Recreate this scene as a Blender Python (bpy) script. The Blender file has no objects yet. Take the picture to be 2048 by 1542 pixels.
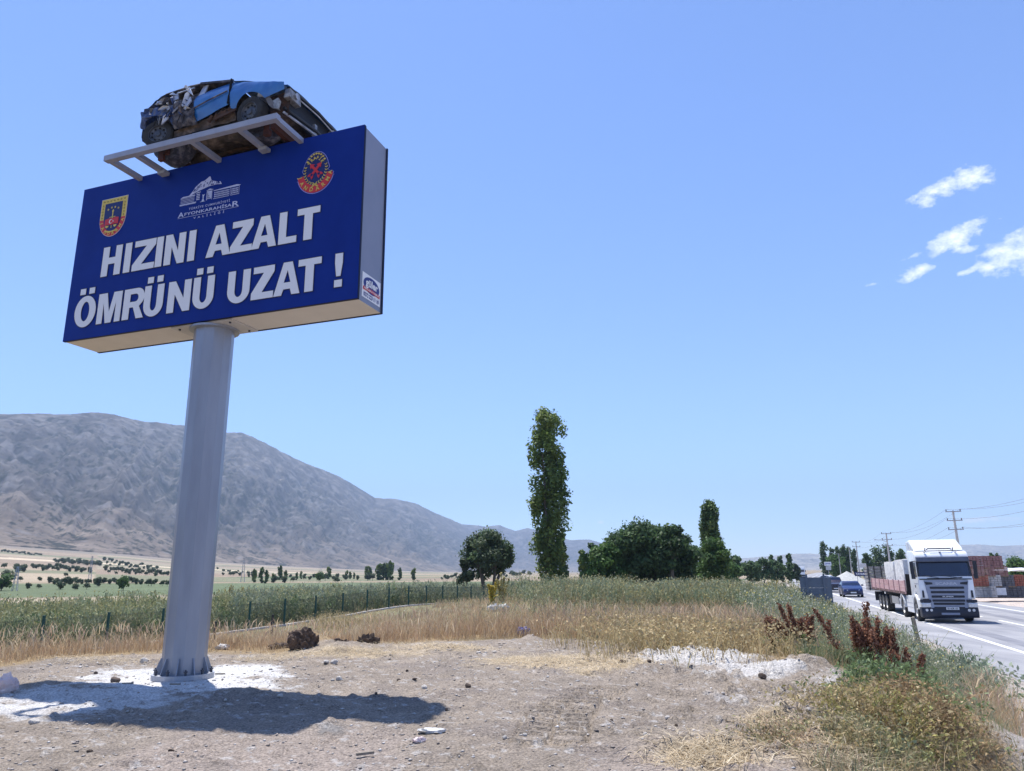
import bpy, bmesh, math, random
import numpy as np
from mathutils import Vector, Matrix
from math import radians as RAD, sin, cos, pi
random.seed(5); rng = np.random.default_rng(5)
scene = bpy.context.scene
COL = scene.collection

# ------------------------------------------------------------------ camera
F = 1482.15; CX, CY = 1024.0, 771.0
PITCH, ROLL = RAD(14.184), RAD(-.6313)
CAM = np.array([0, 0, 1.46])
_f = np.array([0, cos(PITCH), sin(PITCH)]); _u0 = np.array([0, -sin(PITCH), cos(PITCH)]); _r0 = np.array([1., 0, 0])
_r = cos(ROLL)*_r0 + sin(ROLL)*_u0; _u = -sin(ROLL)*_r0 + cos(ROLL)*_u0
cam = bpy.data.cameras.new('camera'); camo = bpy.data.objects.new('camera', cam); COL.objects.link(camo)
cam.sensor_width = 36; cam.lens = F/2048*36; cam.clip_start = .05; cam.clip_end = 30000
m = Matrix.Identity(4)
for i in range(3):
    m[i][0], m[i][1], m[i][2], m[i][3] = _r[i], _u[i], -_f[i], CAM[i]
camo.matrix_world = m
scene.camera = camo
def ray(px, py): return (px-CX)/F*_r - (py-CY)/F*_u + _f
def atd(px, py, y):            # point on a sight line at forward distance y (used to read positions off the survey)
    d = ray(px, py); return CAM + d*(y/d[1])
def atz(px, py, z):            # point on a sight line at height z
    d = ray(px, py); return CAM + d*((z-CAM[2])/d[2])

# ------------------------------------------------------------------ sun, sky, exposure
SUN_EL, SUN_AZ = RAD(70), RAD(117)
SUNV = Vector((cos(SUN_AZ)*cos(SUN_EL), sin(SUN_AZ)*cos(SUN_EL), sin(SUN_EL)))
sl = bpy.data.lights.new('sun', 'SUN'); sl.energy = 5.0; sl.angle = RAD(.55); sl.color = (1, .965, .91)
so = bpy.data.objects.new('sun', sl); COL.objects.link(so); so.rotation_euler = SUNV.to_track_quat('Z', 'Y').to_euler(); so.location = (0, 0, 50)
w = bpy.data.worlds.new('World'); scene.world = w; w.use_nodes = True
wn, wl = w.node_tree.nodes, w.node_tree.links
bg = wn['Background']; sky = wn.new('ShaderNodeTexSky'); sky.sky_type = 'NISHITA'; sky.sun_disc = False
sky.sun_elevation = SUN_EL; sky.sun_rotation = math.atan2(SUNV.x, SUNV.y)
sky.air_density = 1.0; sky.dust_density = .3; sky.ozone_density = 4.5; sky.altitude = 1000
bg.inputs['Strength'].default_value = .138
def N(nt, t, **k):
    n = nt.nodes.new(t)
    for a, b in k.items(): setattr(n, a, b)
    return n
def wmath(op, a, b=None, c=None, clamp=False):
    n = N(w.node_tree, 'ShaderNodeMath', operation=op, use_clamp=clamp)
    for i, v in enumerate((a, b, c)):
        if v is None: continue
        if isinstance(v, (int, float)): n.inputs[i].default_value = v
        else: wl.new(v, n.inputs[i])
    return n.outputs[0]
tc = N(w.node_tree, 'ShaderNodeTexCoord')
def wdot(vec):
    n = N(w.node_tree, 'ShaderNodeVectorMath', operation='DOT_PRODUCT'); wl.new(tc.outputs['Generated'], n.inputs[0]); n.inputs[1].default_value = vec
    return n.outputs['Value']
# fair-weather cumulus low in the west: a cluster of ragged puffs in the sky shader
cd = Vector(ray(1900, 460)).normalized(); cr = cd.cross(Vector((0, 0, 1))).normalized(); cu = cr.cross(cd)
dz = wdot(cd); ca = wmath('DIVIDE', wdot(cr), dz); cb = wmath('DIVIDE', wdot(cu), dz)
def loc_ab(px, py):
    d = Vector(ray(px, py)); return d.dot(cr)/d.dot(cd), d.dot(cu)/d.dot(cd)
nz = N(w.node_tree, 'ShaderNodeTexNoise'); nz.inputs['Scale'].default_value = 62; nz.inputs['Detail'].default_value = 9; nz.inputs['Roughness'].default_value = .62
mp = N(w.node_tree, 'ShaderNodeMapping'); mp.inputs['Scale'].default_value = (1, 1, 1.5); wl.new(tc.outputs['Generated'], mp.inputs[0]); wl.new(mp.outputs[0], nz.inputs['Vector'])
puffs = [(1943, 357, 36, 25, -.1), (1874, 384, 52, 19, .28), (1830, 397, 24, 9, .2), (1908, 478, 62, 21, .36), (1925, 500, 30, 9, 0), (1872, 496, 26, 10, .2),
         (2030, 506, 60, 38, .2), (1985, 530, 34, 14, .1), (1944, 540, 26, 7, .2), (1828, 545, 36, 14, .25), (1815, 553, 24, 8, 0), (1828, 511, 22, 6, .1),
         (2075, 500, 50, 44, 0), (1200, 1044, 13, 5, 0), (1960, 1040, 60, 7, 0), (1946, 428, 9, 3, -.2), (2003, 436, 10, 4, -.2), (1745, 568, 14, 4, 0)]
tot = None
for px, py, rx, ry, an in puffs:
    a0, b0 = loc_ab(px, py); dx = wmath('SUBTRACT', ca, a0); dy = wmath('SUBTRACT', cb, b0)
    k = 1/F*1.12
    ux = wmath('MULTIPLY_ADD', dx, cos(an), wmath('MULTIPLY', dy, sin(an))); uy = wmath('MULTIPLY_ADD', dy, cos(an), wmath('MULTIPLY', dx, -sin(an)))
    e = wmath('ADD', wmath('POWER', wmath('DIVIDE', ux, rx*k), 2), wmath('POWER', wmath('DIVIDE', uy, ry*k), 2))
    v = wmath('MULTIPLY', wmath('SUBTRACT', 1, e, clamp=True), min(1, .45+rx/70))
    tot = v if tot is None else wmath('MAXIMUM', tot, v)
tot = wmath('MULTIPLY', tot, wmath('GREATER_THAN', dz, .2))
dens = wmath('MULTIPLY', wmath('SUBTRACT', wmath('ADD', wmath('MULTIPLY', tot, .62), wmath('MULTIPLY', wmath('SUBTRACT', nz.outputs['Fac'], .5), 1.75)), .20), 1.45, clamp=True)
dens = wmath('MULTIPLY', dens, wmath('MULTIPLY', tot, 5, clamp=True), clamp=True)
mx = N(w.node_tree, 'ShaderNodeMix', data_type='RGBA'); wl.new(dens, mx.inputs['Factor']); wt_ = N(w.node_tree, 'ShaderNodeMix', data_type='RGBA', blend_type='MULTIPLY'); wt_.inputs['Factor'].default_value = 1; wt_.inputs['B'].default_value = (.90, .96, 1.14, 1); wl.new(sky.outputs[0], wt_.inputs['A']); wl.new(wt_.outputs['Result'], mx.inputs['A']); mx.inputs['B'].default_value = (6.6, 6.9, 7.2, 1)
wl.new(mx.outputs['Result'], bg.inputs['Color'])
vs = scene.view_settings; vs.view_transform = 'Standard'; vs.look = 'None'; vs.gamma = 1; vs.exposure = 0.63; vs.use_curve_mapping = False
scene.cycles.max_bounces = 6; scene.cycles.transparent_max_bounces = 8; scene.cycles.volume_bounces = 0
scene.cycles.use_denoising = True
try: scene.cycles.denoiser = 'OPENIMAGEDENOISE'
except Exception: pass

# ------------------------------------------------------------------ helpers
def srgb(r, g, b): return tuple(((c/255)/12.92 if c/255 <= .04045 else ((c/255+.055)/1.055)**2.4) for c in (r, g, b))
MATS = {}
def mat(name, c1, c2=None, rough=.8, scale=8., bump=0., metal=0., detail=6., spec=.5, bscale=None, attr=None, trans=0., coat=0., stretch=None, thr=None, coord='Object', c3=None):
    if name in MATS: return MATS[name]
    M = bpy.data.materials.new(name); M.use_nodes = True; nt = M.node_tree; p = nt.nodes['Principled BSDF']
    p.inputs['Roughness'].default_value = rough; p.inputs['Metallic'].default_value = metal; p.inputs['Specular IOR Level'].default_value = spec
    if coat: p.inputs['Coat Weight'].default_value = coat; p.inputs['Coat Roughness'].default_value = .08
    t = N(nt, 'ShaderNodeTexCoord'); vec = t.outputs[coord]
    if stretch:
        q = N(nt, 'ShaderNodeMapping'); q.inputs['Scale'].default_value = stretch; nt.links.new(vec, q.inputs[0]); vec = q.outputs[0]
    nzz = N(nt, 'ShaderNodeTexNoise'); nzz.inputs['Scale'].default_value = scale; nzz.inputs['Detail'].default_value = detail; nzz.inputs['Roughness'].default_value = .6; nt.links.new(vec, nzz.inputs['Vector'])
    col = None
    if c2 is not None or attr:
        rp = N(nt, 'ShaderNodeValToRGB'); lo, hi = thr or (.35, .65)
        rp.color_ramp.elements[0].position = lo; rp.color_ramp.elements[1].position = hi
        rp.color_ramp.elements[0].color = (*c1, 1); rp.color_ramp.elements[1].color = (*(c2 or c1), 1)
        if c3: e = rp.color_ramp.elements.new((lo+hi)/2); e.color = (*c3, 1)
        nt.links.new(nzz.outputs['Fac'], rp.inputs[0]); col = rp.outputs[0]
        if attr:
            at = N(nt, 'ShaderNodeAttribute', attribute_name=attr); mm = N(nt, 'ShaderNodeMix', data_type='RGBA', blend_type='MULTIPLY'); mm.inputs['Factor'].default_value = 1
            nt.links.new(at.outputs['Color'], mm.inputs['A']); nt.links.new(col, mm.inputs['B']); col = mm.outputs['Result']
        nt.links.new(col, p.inputs['Base Color'])
    else: p.inputs['Base Color'].default_value = (*c1, 1)
    if trans:
        out = nt.nodes['Material Output']; tr = N(nt, 'ShaderNodeBsdfTranslucent'); ms = N(nt, 'ShaderNodeMixShader'); ms.inputs[0].default_value = trans
        if col: nt.links.new(col, tr.inputs[0])
        else: tr.inputs[0].default_value = (*c1, 1)
        nt.links.new(p.outputs[0], ms.inputs[1]); nt.links.new(tr.outputs[0], ms.inputs[2]); nt.links.new(ms.outputs[0], out.inputs[0])
    if bump:
        b = N(nt, 'ShaderNodeBump'); b.inputs['Strength'].default_value = 1; b.inputs['Distance'].default_value = bump
        if bscale:
            n2 = N(nt, 'ShaderNodeTexNoise'); n2.inputs['Scale'].default_value = bscale; n2.inputs['Detail'].default_value = 8; n2.inputs['Roughness'].default_value = .65; nt.links.new(vec, n2.inputs['Vector']); nt.links.new(n2.outputs['Fac'], b.inputs['Height'])
        else: nt.links.new(nzz.outputs['Fac'], b.inputs['Height'])
        nt.links.new(b.outputs[0], p.inputs['Normal'])
    MATS[name] = M; return M
def tag(o, label=None, cat=None, group=None, kind=None):
    if label: o['label'] = label
    if cat: o['category'] = cat
    if group: o['group'] = group
    if kind: o['kind'] = kind
    return o
def empty(name, loc=(0, 0, 0), rz=0):
    o = bpy.data.objects.new(name, None); COL.objects.link(o); o.location = loc; o.rotation_euler = (0, 0, rz); o.empty_display_size = .3; return o
def link(name, me, parent=None, loc=None, rot=None, scale=None):
    o = bpy.data.objects.new(name, me); COL.objects.link(o); o.parent = parent
    if loc is not None: o.location = loc
    if rot is not None: o.rotation_euler = rot
    if scale is not None: o.scale = scale if hasattr(scale, '__len__') else (scale,)*3
    return o
def np_mesh(name, V, Fc, mt, smooth=False, col=None, k=4):
    """fast mesh from numpy arrays: V (n,3), Fc (m,k)"""
    me = bpy.data.meshes.new(name); V = np.asarray(V, np.float32); Fc = np.asarray(Fc, np.int32)
    me.vertices.add(len(V)); me.vertices.foreach_set('co', V.ravel())
    k = Fc.shape[1]; me.loops.add(Fc.size); me.loops.foreach_set('vertex_index', Fc.ravel())
    me.polygons.add(len(Fc)); me.polygons.foreach_set('loop_start', np.arange(0, Fc.size, k, dtype=np.int32)); me.polygons.foreach_set('loop_total', np.full(len(Fc), k, np.int32))
    if smooth: me.polygons.foreach_set('use_smooth', np.ones(len(Fc), bool))
    me.materials.append(mt); me.update(calc_edges=True)
    if col is not None:
        a = me.color_attributes.new('Col', 'FLOAT_COLOR', 'POINT'); c = np.ones((len(V), 4), np.float32); c[:, :3] = col; a.data.foreach_set('color', c.ravel())
    return me
class MB:
    """collects boxes, bars, tubes, prisms into one mesh"""
    def __init__(s): s.v = []; s.f = []
    def add(s, vs, fs, M=None):
        n = len(s.v)
        for p in vs: s.v.append(tuple(M @ Vector(p)) if M is not None else tuple(p))
        s.f += [tuple(i+n for i in q) for q in fs]; return s
    def box(s, c, d, M=None, rz=0, taper=None):
        x, y, z = (q/2 for q in d); tx, ty = taper or (1, 1)
        vs = [(-x, -y, -z), (x, -y, -z), (x, y, -z), (-x, y, -z), (-x*tx, -y*ty, z), (x*tx, -y*ty, z), (x*tx, y*ty, z), (-x*tx, y*ty, z)]
        T = Matrix.Translation(c) @ Matrix.Rotation(rz, 4, 'Z')
        if M is not None: T = M @ T
        return s.add(vs, [(0, 3, 2, 1), (4, 5, 6, 7), (0, 1, 5, 4), (1, 2, 6, 5), (2, 3, 7, 6), (3, 0, 4, 7)], T)
    def bar(s, a, b, wd, h=None):
        a, b = Vector(a), Vector(b); d = b-a; L = d.length; h = h or wd
        q = d.to_track_quat('Z', 'Y').to_matrix().to_4x4(); return s.box((0, 0, 0), (wd, h, L), Matrix.Translation((a+b)/2) @ q)
    def tube(s, pts, r, n=8, cap=True, closed=False):
        pts = [Vector(p) for p in pts]; rs = r if hasattr(r, '__len__') else [r]*len(pts); vs = []; fs = []; m_ = len(pts)
        ref = None
        for i, p in enumerate(pts):
            d = (pts[min(i+1, m_-1)]-pts[max(i-1, 0)]) if not closed else (pts[(i+1) % m_]-pts[i-1])
            d.normalize()
            if ref is None: ref = Vector((0, 0, 1)) if abs(d.z) < .9 else Vector((1, 0, 0))
            a = d.cross(ref).normalized(); b = a.cross(d); ref = b
            vs += [p+(a*cos(2*pi*j/n)+b*sin(2*pi*j/n))*rs[i] for j in range(n)]
        for i in range(m_ if closed else m_-1):
            i2 = (i+1) % m_
            fs += [(i*n+j, i*n+(j+1) % n, i2*n+(j+1) % n, i2*n+j) for j in range(n)]
        if cap and not closed: fs += [tuple(range(n-1, -1, -1)), tuple((m_-1)*n+j for j in range(n))]
        return s.add(vs, fs)
    def prism(s, poly, h, M=None, z0=0):
        """polygon in xy extruded along z"""
        n = len(poly); vs = [(x, y, z0) for x, y in poly]+[(x, y, z0+h) for x, y in poly]
        fs = [tuple(range(n-1, -1, -1)), tuple(range(n, 2*n))]+[(i, (i+1) % n, n+(i+1) % n, n+i) for i in range(n)]
        return s.add(vs, fs, M)
    def lathe(s, prof, n=16, M=None):
        """profile [(r,z)] about z"""
        vs = []; fs = []
        for r, z in prof: vs += [(r*cos(2*pi*j/n), r*sin(2*pi*j/n), z) for j in range(n)]
        for i in range(len(prof)-1): fs += [(i*n+j, i*n+(j+1) % n, (i+1)*n+(j+1) % n, (i+1)*n+j) for j in range(n)]
        fs += [tuple(range(n-1, -1, -1)), tuple((len(prof)-1)*n+j for j in range(n))]
        return s.add(vs, fs, M)
    def grid(s, fn, nu, nv):
        vs = [fn(i/nu, j/nv) for i in range(nu+1) for j in range(nv+1)]
        return s.add(vs, [(i*(nv+1)+j, (i+1)*(nv+1)+j, (i+1)*(nv+1)+j+1, i*(nv+1)+j+1) for i in range(nu) for j in range(nv)])
    def mesh(s, name, mt, smooth=False, bevel=0):
        me = bpy.data.meshes.new(name); me.from_pydata(s.v, [], s.f)
        bm = bmesh.new(); bm.from_mesh(me)
        bmesh.ops.recalc_face_normals(bm, faces=bm.faces)
        if bevel:
            es = [e for e in bm.edges if len(e.link_faces) == 2 and e.calc_face_angle(0) > .5]
            try: bmesh.ops.bevel(bm, geom=es, offset=bevel, segments=2, affect='EDGES', profile=.6, clamp_overlap=True)
            except Exception: pass
        bm.to_mesh(me); bm.free(); me.materials.append(mt)
        if smooth:
            for p in me.polygons: p.use_smooth = True
            try: me.set_sharp_from_angle(angle=RAD(35))
            except Exception: pass
        me.update(); return me
    def build(s, name, mt, parent=None, smooth=False, bevel=0, **k):
        return link(name, s.mesh(name, mt, smooth, bevel), parent, **k)
def copy_tree(o, parent=None):
    c = o.copy(); COL.objects.link(c); c.parent = parent
    for ch in o.children: copy_tree(ch, c)
    return c
# numpy value noise
_perm = rng.integers(0, 1 << 30, 4096)
def _h(ix, iy, sd): return (_perm[(ix*7919+iy*104729+sd*1301) & 4095] % 10007)/10007.
def vnoise(x, y, sd=0):
    ix = np.floor(x).astype(np.int64); iy = np.floor(y).astype(np.int64); fx = x-ix; fy = y-iy
    fx = fx*fx*(3-2*fx); fy = fy*fy*(3-2*fy)
    return (_h(ix, iy, sd)*(1-fx)+_h(ix+1, iy, sd)*fx)*(1-fy)+(_h(ix, iy+1, sd)*(1-fx)+_h(ix+1, iy+1, sd)*fx)*fy
def fbm(x, y, o=4, sd=0, g=.5, l=2.03):
    t = 0; a = 1; n = 0
    for i in range(o): t = t+a*vnoise(x*l**i+i*17.3, y*l**i-i*9.1, sd+i); n += a; a *= g
    return t/n
def sstep(a, b, x): t = np.clip((x-a)/(b-a), 0, 1); return t*t*(3-2*t)
# ------------------------------------------------------------------ terrain
RA = RAD(17.6); RN = np.array([cos(RA), -sin(RA)]); RD = np.array([sin(RA), cos(RA)])   # road normal / direction
ROADZ = -1.14
def curve(s):
    t = np.maximum(0, np.asarray(s, float)-110); return np.where(t < 200, 0.00022*t*t, 0.00022*200*200+.088*(t-200))
def LS(x, y):
    s = x*RD[0]+y*RD[1]; return x*RN[0]+y*RN[1]-curve(s), s
def road_pt(L, s, z=ROADZ):
    L = L+float(curve(s)); return Vector((RN[0]*L+RD[0]*s, RN[1]*L+RD[1]*s, z))
PAD = np.array([atz(px, py, 0)[:2] for px, py in [(-420, 1400), (-150, 1358), (0, 1340), (120, 1322), (260, 1312), (440, 1303), (560, 1312), (640, 1300), (760, 1292), (900, 1283), (1040, 1279), (1150, 1281), (1260, 1290), (1400, 1303), (1530, 1328), (1640, 1350), (1750, 1376), (1770, 1395), (1725, 1432), (1680, 1470), (1610, 1545)]] + [(1.2, 2.8), (.9, -3), (-9, -3)])
def poly_sd(x, y, P):
    x = np.asarray(x, float); y = np.asarray(y, float); d = np.full(x.shape, 1e9); ins = np.zeros(x.shape, bool); n = len(P)
    for i in range(n):
        ax, ay = P[i]; bx, by = P[(i+1) % n]; ex, ey = bx-ax, by-ay
        t = np.clip(((x-ax)*ex+(y-ay)*ey)/(ex*ex+ey*ey), 0, 1); d = np.minimum(d, np.hypot(x-ax-t*ex, y-ay-t*ey))
        c = ((ay > y) != (by > y)) & (x < (bx-ax)*(y-ay)/(by-ay+1e-12)+ax); ins ^= c
    return np.where(ins, -d, d)
_thp = np.radians([-75, -60, -34.6, -27, -15, -8, -3, 0, 4, 12, 30, 75])
FOOT_R = lambda th: np.interp(th, _thp, [1100, 1150, 1350, 1500, 2100, 2700, 3300, 3900, 4600, 5200, 5600, 5600])
FOOT_Z = lambda th: np.interp(th, _thp, [60, 58, 50, 40, 22, 12, 6, 4, 2, 0, 0, 0])
def GZ(x, y):
    """ground height anywhere"""
    x = np.asarray(x, float); y = np.asarray(y, float); L, s = LS(x, y); r = np.hypot(x, y); th = np.arctan2(x, y)
    base = -1.1+.22*(fbm(x*.12, y*.12, 3, 3)-.5)*sstep(20, 35, r)*sstep(5.5, 2.5, np.where((L > -900), L, 0))
    knoll = np.exp(-(((x-3.)/13.)**2+((y-48)/14.)**2)); base = base+.85*knoll*sstep(4.6, 1, L)
    fr, fz = FOOT_R(th), FOOT_Z(th); t = np.clip((r-160)/(fr-160), 0, 1.15); base = base+(t**1.35)*(fz+1.1)*(np.cos(th) > -.2)
    pd = poly_sd(x, y, PAD) if np.ndim(x) == 0 or x.size < 400 else np.full(x.shape, 99.)
    if np.ndim(x) and x.size >= 400:
        mk = r < 40; pd[mk] = poly_sd(x[mk], y[mk], PAD)
    k = 1-sstep(.0, 3.2-1.2*sstep(10, 7, y)*(x > 0), pd-1.6*sstep(2.2, .4, L)*sstep(8, 11, r))
    z = base*(1-k)+k*(.05*(fbm(x*.35, y*.35, 3, 8)-.5)*2)
    z = np.where((L > 4.4) & (L < 17.5) & (r < 700), np.minimum(z, ROADZ-.010), z)
    z = np.where((L >= 17.5) & (r < 200), -1.12, z)
    return z
def gz(x, y): return float(GZ(np.array([x]), np.array([y]))[0])
_ts = 2.*1.004**np.arange(2100)
def ground_at(px, py):
    """where a sight line meets the terrain"""
    d = ray(px, py); P = CAM[None]+d[None]*_ts[:, None]; g = GZ(P[:, 0], P[:, 1]); k = np.argmax(P[:, 2] < g)
    if P[k, 2] >= g[k]: k = len(_ts)-1
    return Vector((P[k, 0], P[k, 1], g[k]))
def ell(x, y, px, py, rx, ry, z=0.):
    c = atz(px, py, z); a = atz(px+rx, py, z)-c; b = atz(px, py-ry, z)-c; M = np.linalg.inv(np.array([[a[0], b[0]], [a[1], b[1]]]))
    dx, dy = x-c[0], y-c[1]; return np.hypot(M[0, 0]*dx+M[0, 1]*dy, M[1, 0]*dx+M[1, 1]*dy)
# polar sheet: fine near the camera, coarse far away, all the way round
rs = [2.2]
while rs[-1] < 26: rs.append(rs[-1]*1.0058)
while rs[-1] < 8000: rs.append(rs[-1]*1.024)
th = np.concatenate([np.linspace(-180, -76, 27), np.linspace(-74, -42, 60), np.linspace(-41.8, 42, 440), np.linspace(42.5, 74, 60), np.linspace(76, 176, 26)])
RR, TT = np.meshgrid(np.array(rs), np.radians(th), indexing='ij'); X = RR*np.sin(TT); Y = RR*np.cos(TT)
shp = X.shape; x, y = X.ravel(), Y.ravel(); z = GZ(x, y); r = np.hypot(x, y); near = r < 30; L, s = LS(x, y)
pd = np.full(x.shape, 99.); pd[near] = poly_sd(x[near], y[near], PAD)
pdn = pd+1.1*(fbm(x*.9, y*.9, 4, 21)-.5)
onpad = 1-sstep(-.25, .35, pdn)
# rough dirt relief on the pad
xn, yn = x[near], y[near]
rel = .050*(fbm(xn*1.1, yn*1.1, 4, 31)-.5)+.075*np.abs(fbm(xn*4.2, yn*4.2, 4, 33)-.5)+.045*(fbm(xn*13, yn*13, 3, 35, .7)-.5)+.05*sstep(.66, .8, fbm(xn*7, yn*7, 2, 36))
lump = sstep(.62, .8, fbm(xn*2.6, yn*2.6, 3, 37))*.045
rghR = sstep(.5, 3, xn)*1.0+.55                                # the right half of the pad is churned up
zz = z.copy(); zz[near] += (rel+lump)*rghR*(.35+.65*onpad[near])*np.where(L[near] > 4.3, .12, 1)
# earth berm along the pad's edge and the heap in the shade right of the pole
def heap(px, py, rx, ry, h, sd=51, z0=0.):
    e = ell(x, y, px, py, rx, ry, z0); zz[near] += (h*np.exp(-(e**2)*1.6)*(.6+.8*fbm(x*3.1, y*3.1, 3, sd)))[near]
for q in [(470, 1392, 130, 12, .07), (250, 1368, 60, 10, .08), (1420, 1322, 170, 14, .14), (1600, 1345, 120, 13, .17), (1740, 1385, 90, 16, .2), (680, 1300, 120, 10, .14), (1060, 1285, 40, 5, .14), (620, 1290, 60, 7, .2), (1300, 1345, 90, 8, .1), (880, 1300, 130, 6, .07), (1560, 1440, 200, 40, .10), (1350, 1490, 170, 25, .06)]: heap(*q)
# tyre tracks running up the middle of the pad (two ruts with tread bars)
tk = np.array([atz(px, py, 0)[:2] for px, py in [(1060, 1490), (1085, 1440), (1120, 1405), (1180, 1378)]])
for k_, off in enumerate((0., .34)):
    P = tk+np.array([off, .0]); dmin = np.full(x.shape, 9.); al = np.zeros(x.shape); acc = 0
    for i in range(len(P)-1):
        e = P[i+1]-P[i]; le = np.hypot(*e); t = np.clip(((x-P[i][0])*e[0]+(y-P[i][1])*e[1])/le**2, 0, 1); d_ = np.hypot(x-P[i][0]-t*e[0], y-P[i][1]-t*e[1])
        mk = d_ < dmin; dmin = np.where(mk, d_, dmin); al = np.where(mk, acc+t*le, al); acc += le
    mk = (dmin < .19) & near; zz = np.where(mk, z-.02+.065*(np.sin(al*2*pi/.22+dmin*14) > 0)*(dmin < .15), zz)
pole_d = np.hypot(x+5.0406, y-11.9669); fl_ = sstep(1.5, .6, pole_d); zz = zz*(1-fl_)+(-.035)*fl_
# colours by zone
def C(*a): return np.array(a, float)
col = np.zeros((len(x), 3)); n1 = fbm(x*.5, y*.5, 4, 61); n2 = fbm(x*3.3, y*3.3, 4, 62); n3 = fbm(x*11, y*11, 3, 63)
def mixc(c, m): global col; col = col*(1-m[:, None])+np.asarray(c)*m[:, None]
dirt = C(.285, .240, .196)*(.62+.5*n2+.26*n3)[:, None]; col[:] = dirt
mixc(C(.36, .30, .26), np.clip(sstep(9.5, 6.0, y)*sstep(.42, .6, n1)*.8, 0, 1))                 # pinkish beaten earth by the camera
mixc(C(.21, .18, .16), sstep(.55, .72, fbm(x*1.7, y*1.7, 4, 64))*.55)                          # damp dark soil
mixc(C(.46, .44, .42), sstep(.69, .76, n3)*.7)                                                    # chalk crumbs
grassy = sstep(-.1, .6, pdn); mixc(C(.30, .22, .125)*1., grassy*(r < 60))
mixc(C(.11, .105, .06), grassy*sstep(.4, .6, n1)*(r < 60)*.5)
for q in [(1110, 1326, 185, 15), (1250, 1335, 90, 10), (1180, 1348, 50, 8), (1420, 1520, 130, 30), (1540, 1460, 70, 16), (700, 1312, 160, 8), (880, 1300, 140, 7)]:   # trampled straw
    mixc(C(.43, .35, .245)*(.7+.6*n3[:, None]), (1-sstep(.5, 1.1, ell(x, y, *q)+1.2*(n2-.5)))*sstep(.35, .6, n3+.15)*(r < 40))
for q, am in [((345, 1360, 230, 28), 1.), ((480, 1340, 110, 14), 1.), ((170, 1400, 240, 28), .8), ((20, 1425, 170, 20), .7), ((1390, 1318, 150, 18), .72), ((1500, 1342, 120, 15), .7), ((1700, 1366, 110, 14), .5), ((1480, 1400, 60, 10), .35), ((660, 1465, 40, 10), .35)]:   # spilled lime and cement
    mk = (1-sstep(.62, 1.0, ell(x, y, *q)+.9*(n2-.5)+.8*(n3-.5)))*am*(r < 40); mixc(C(.66, .65, .635)*(.72+.46*n3[:, None]), mk)
mixc(C(.13, .125, .12), (1-sstep(.4, 1., ell(x, y, 665, 1465, 42, 14)+1.4*(n3-.5)))*.6*(r < 40))
gravel = sstep(4.3, 4.9, L+.7*(n2-.5))*sstep(60, 40, np.abs(s-30))*(L < 7); Le = L+.25*np.clip(17-y, 0, 8); gravel = np.where((Le > 3.6) & (L < 7) & (L > 1.3), sstep(4.0, 4.6, Le+.8*(n1-.5)), 0); mixc(C(.42, .375, .34)*(.8+.4*n3[:, None]), gravel)
yard = ((L > 15) & (r < 170))*1.; mixc(C(.50, .43, .38)*(.8+.4*n2[:, None]), yard)
# fields of the plain
ca_, sa_ = cos(.5), sin(.5); fx, fy = x*ca_+y*sa_, -x*sa_+y*ca_
cell = _h(np.floor(fx/(90+r*.06)/1.).astype(np.int64), np.floor(fy/(46+r*.02)).astype(np.int64), 5)
pal = np.array([(.30, .24, .17), (.26, .205, .15), (.34, .28, .20), (.22, .185, .135), (.19, .19, .12), (.29, .25, .18)]); fcol = pal[(cell*5.99).astype(int)]*(.85+.3*fbm(x*.05, y*.05, 3, 71))[:, None]
far = sstep(52, 75, r)*(L < 4); far = np.where(L >= 4, sstep(150, 190, r), far)
mixc(C(.20, .19, .105)*(.8+.4*n1[:, None]), sstep(24, 40, r)*(L < 4))
col = col*(1-far[:, None])+fcol*far[:, None]
gr = sstep(118, 124, r)*(1-sstep(230, 250, r))*(L < -5); mixc(C(.115, .15, .08)*(.75+.5*fbm(x*.08, y*.4, 3, 72)[:, None]), gr*.95)
gr = sstep(360, 370, r)*(1-sstep(520, 560, r))*(L < -5)*sstep(.40, .46, fbm(x*.006, y*.006, 2, 73))*(x > -130); mixc(C(.10, .14, .07), gr*.9)
mixc(C(.38, .32, .23), sstep(96, 100, r)*(1-sstep(114, 118, r))*(L < -5))
mixc(C(.52, .43, .31), sstep(690, 700, r)*(1-sstep(760, 775, r))*(x < -150)*(x > -420)*1.)
hillfoot = sstep(.8, 1.0, r/FOOT_R(np.arctan2(x, y))); mixc(C(.225, .19, .155), hillfoot)
nr, na = shp; idx = np.arange(nr*na).reshape(nr, na); i2 = np.roll(idx, -1, 1)
Fq = np.stack([idx[:-1], i2[:-1], i2[1:], idx[1:]], -1).reshape(-1, 4)[:, ::-1]
V = np.column_stack([x, y, zz])
_rs = np.array(rs); _th = np.radians(th); _ZG = zz.reshape(shp)
def SZ(x_, y_):
    """height of the finished ground surface (with its lumps)"""
    x_ = np.asarray(x_, float); y_ = np.asarray(y_, float); r_ = np.hypot(x_, y_); a_ = np.arctan2(x_, y_)
    i = np.clip(np.searchsorted(_rs, r_)-1, 0, len(_rs)-2); j = np.clip(np.searchsorted(_th, a_)-1, 0, len(_th)-2)
    u = np.clip((r_-_rs[i])/(_rs[i+1]-_rs[i]), 0, 1); v = np.clip((a_-_th[j])/(_th[j+1]-_th[j]), 0, 1)
    return (_ZG[i, j]*(1-u)+_ZG[i+1, j]*u)*(1-v)+(_ZG[i, j+1]*(1-u)+_ZG[i+1, j+1]*u)*v
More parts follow.
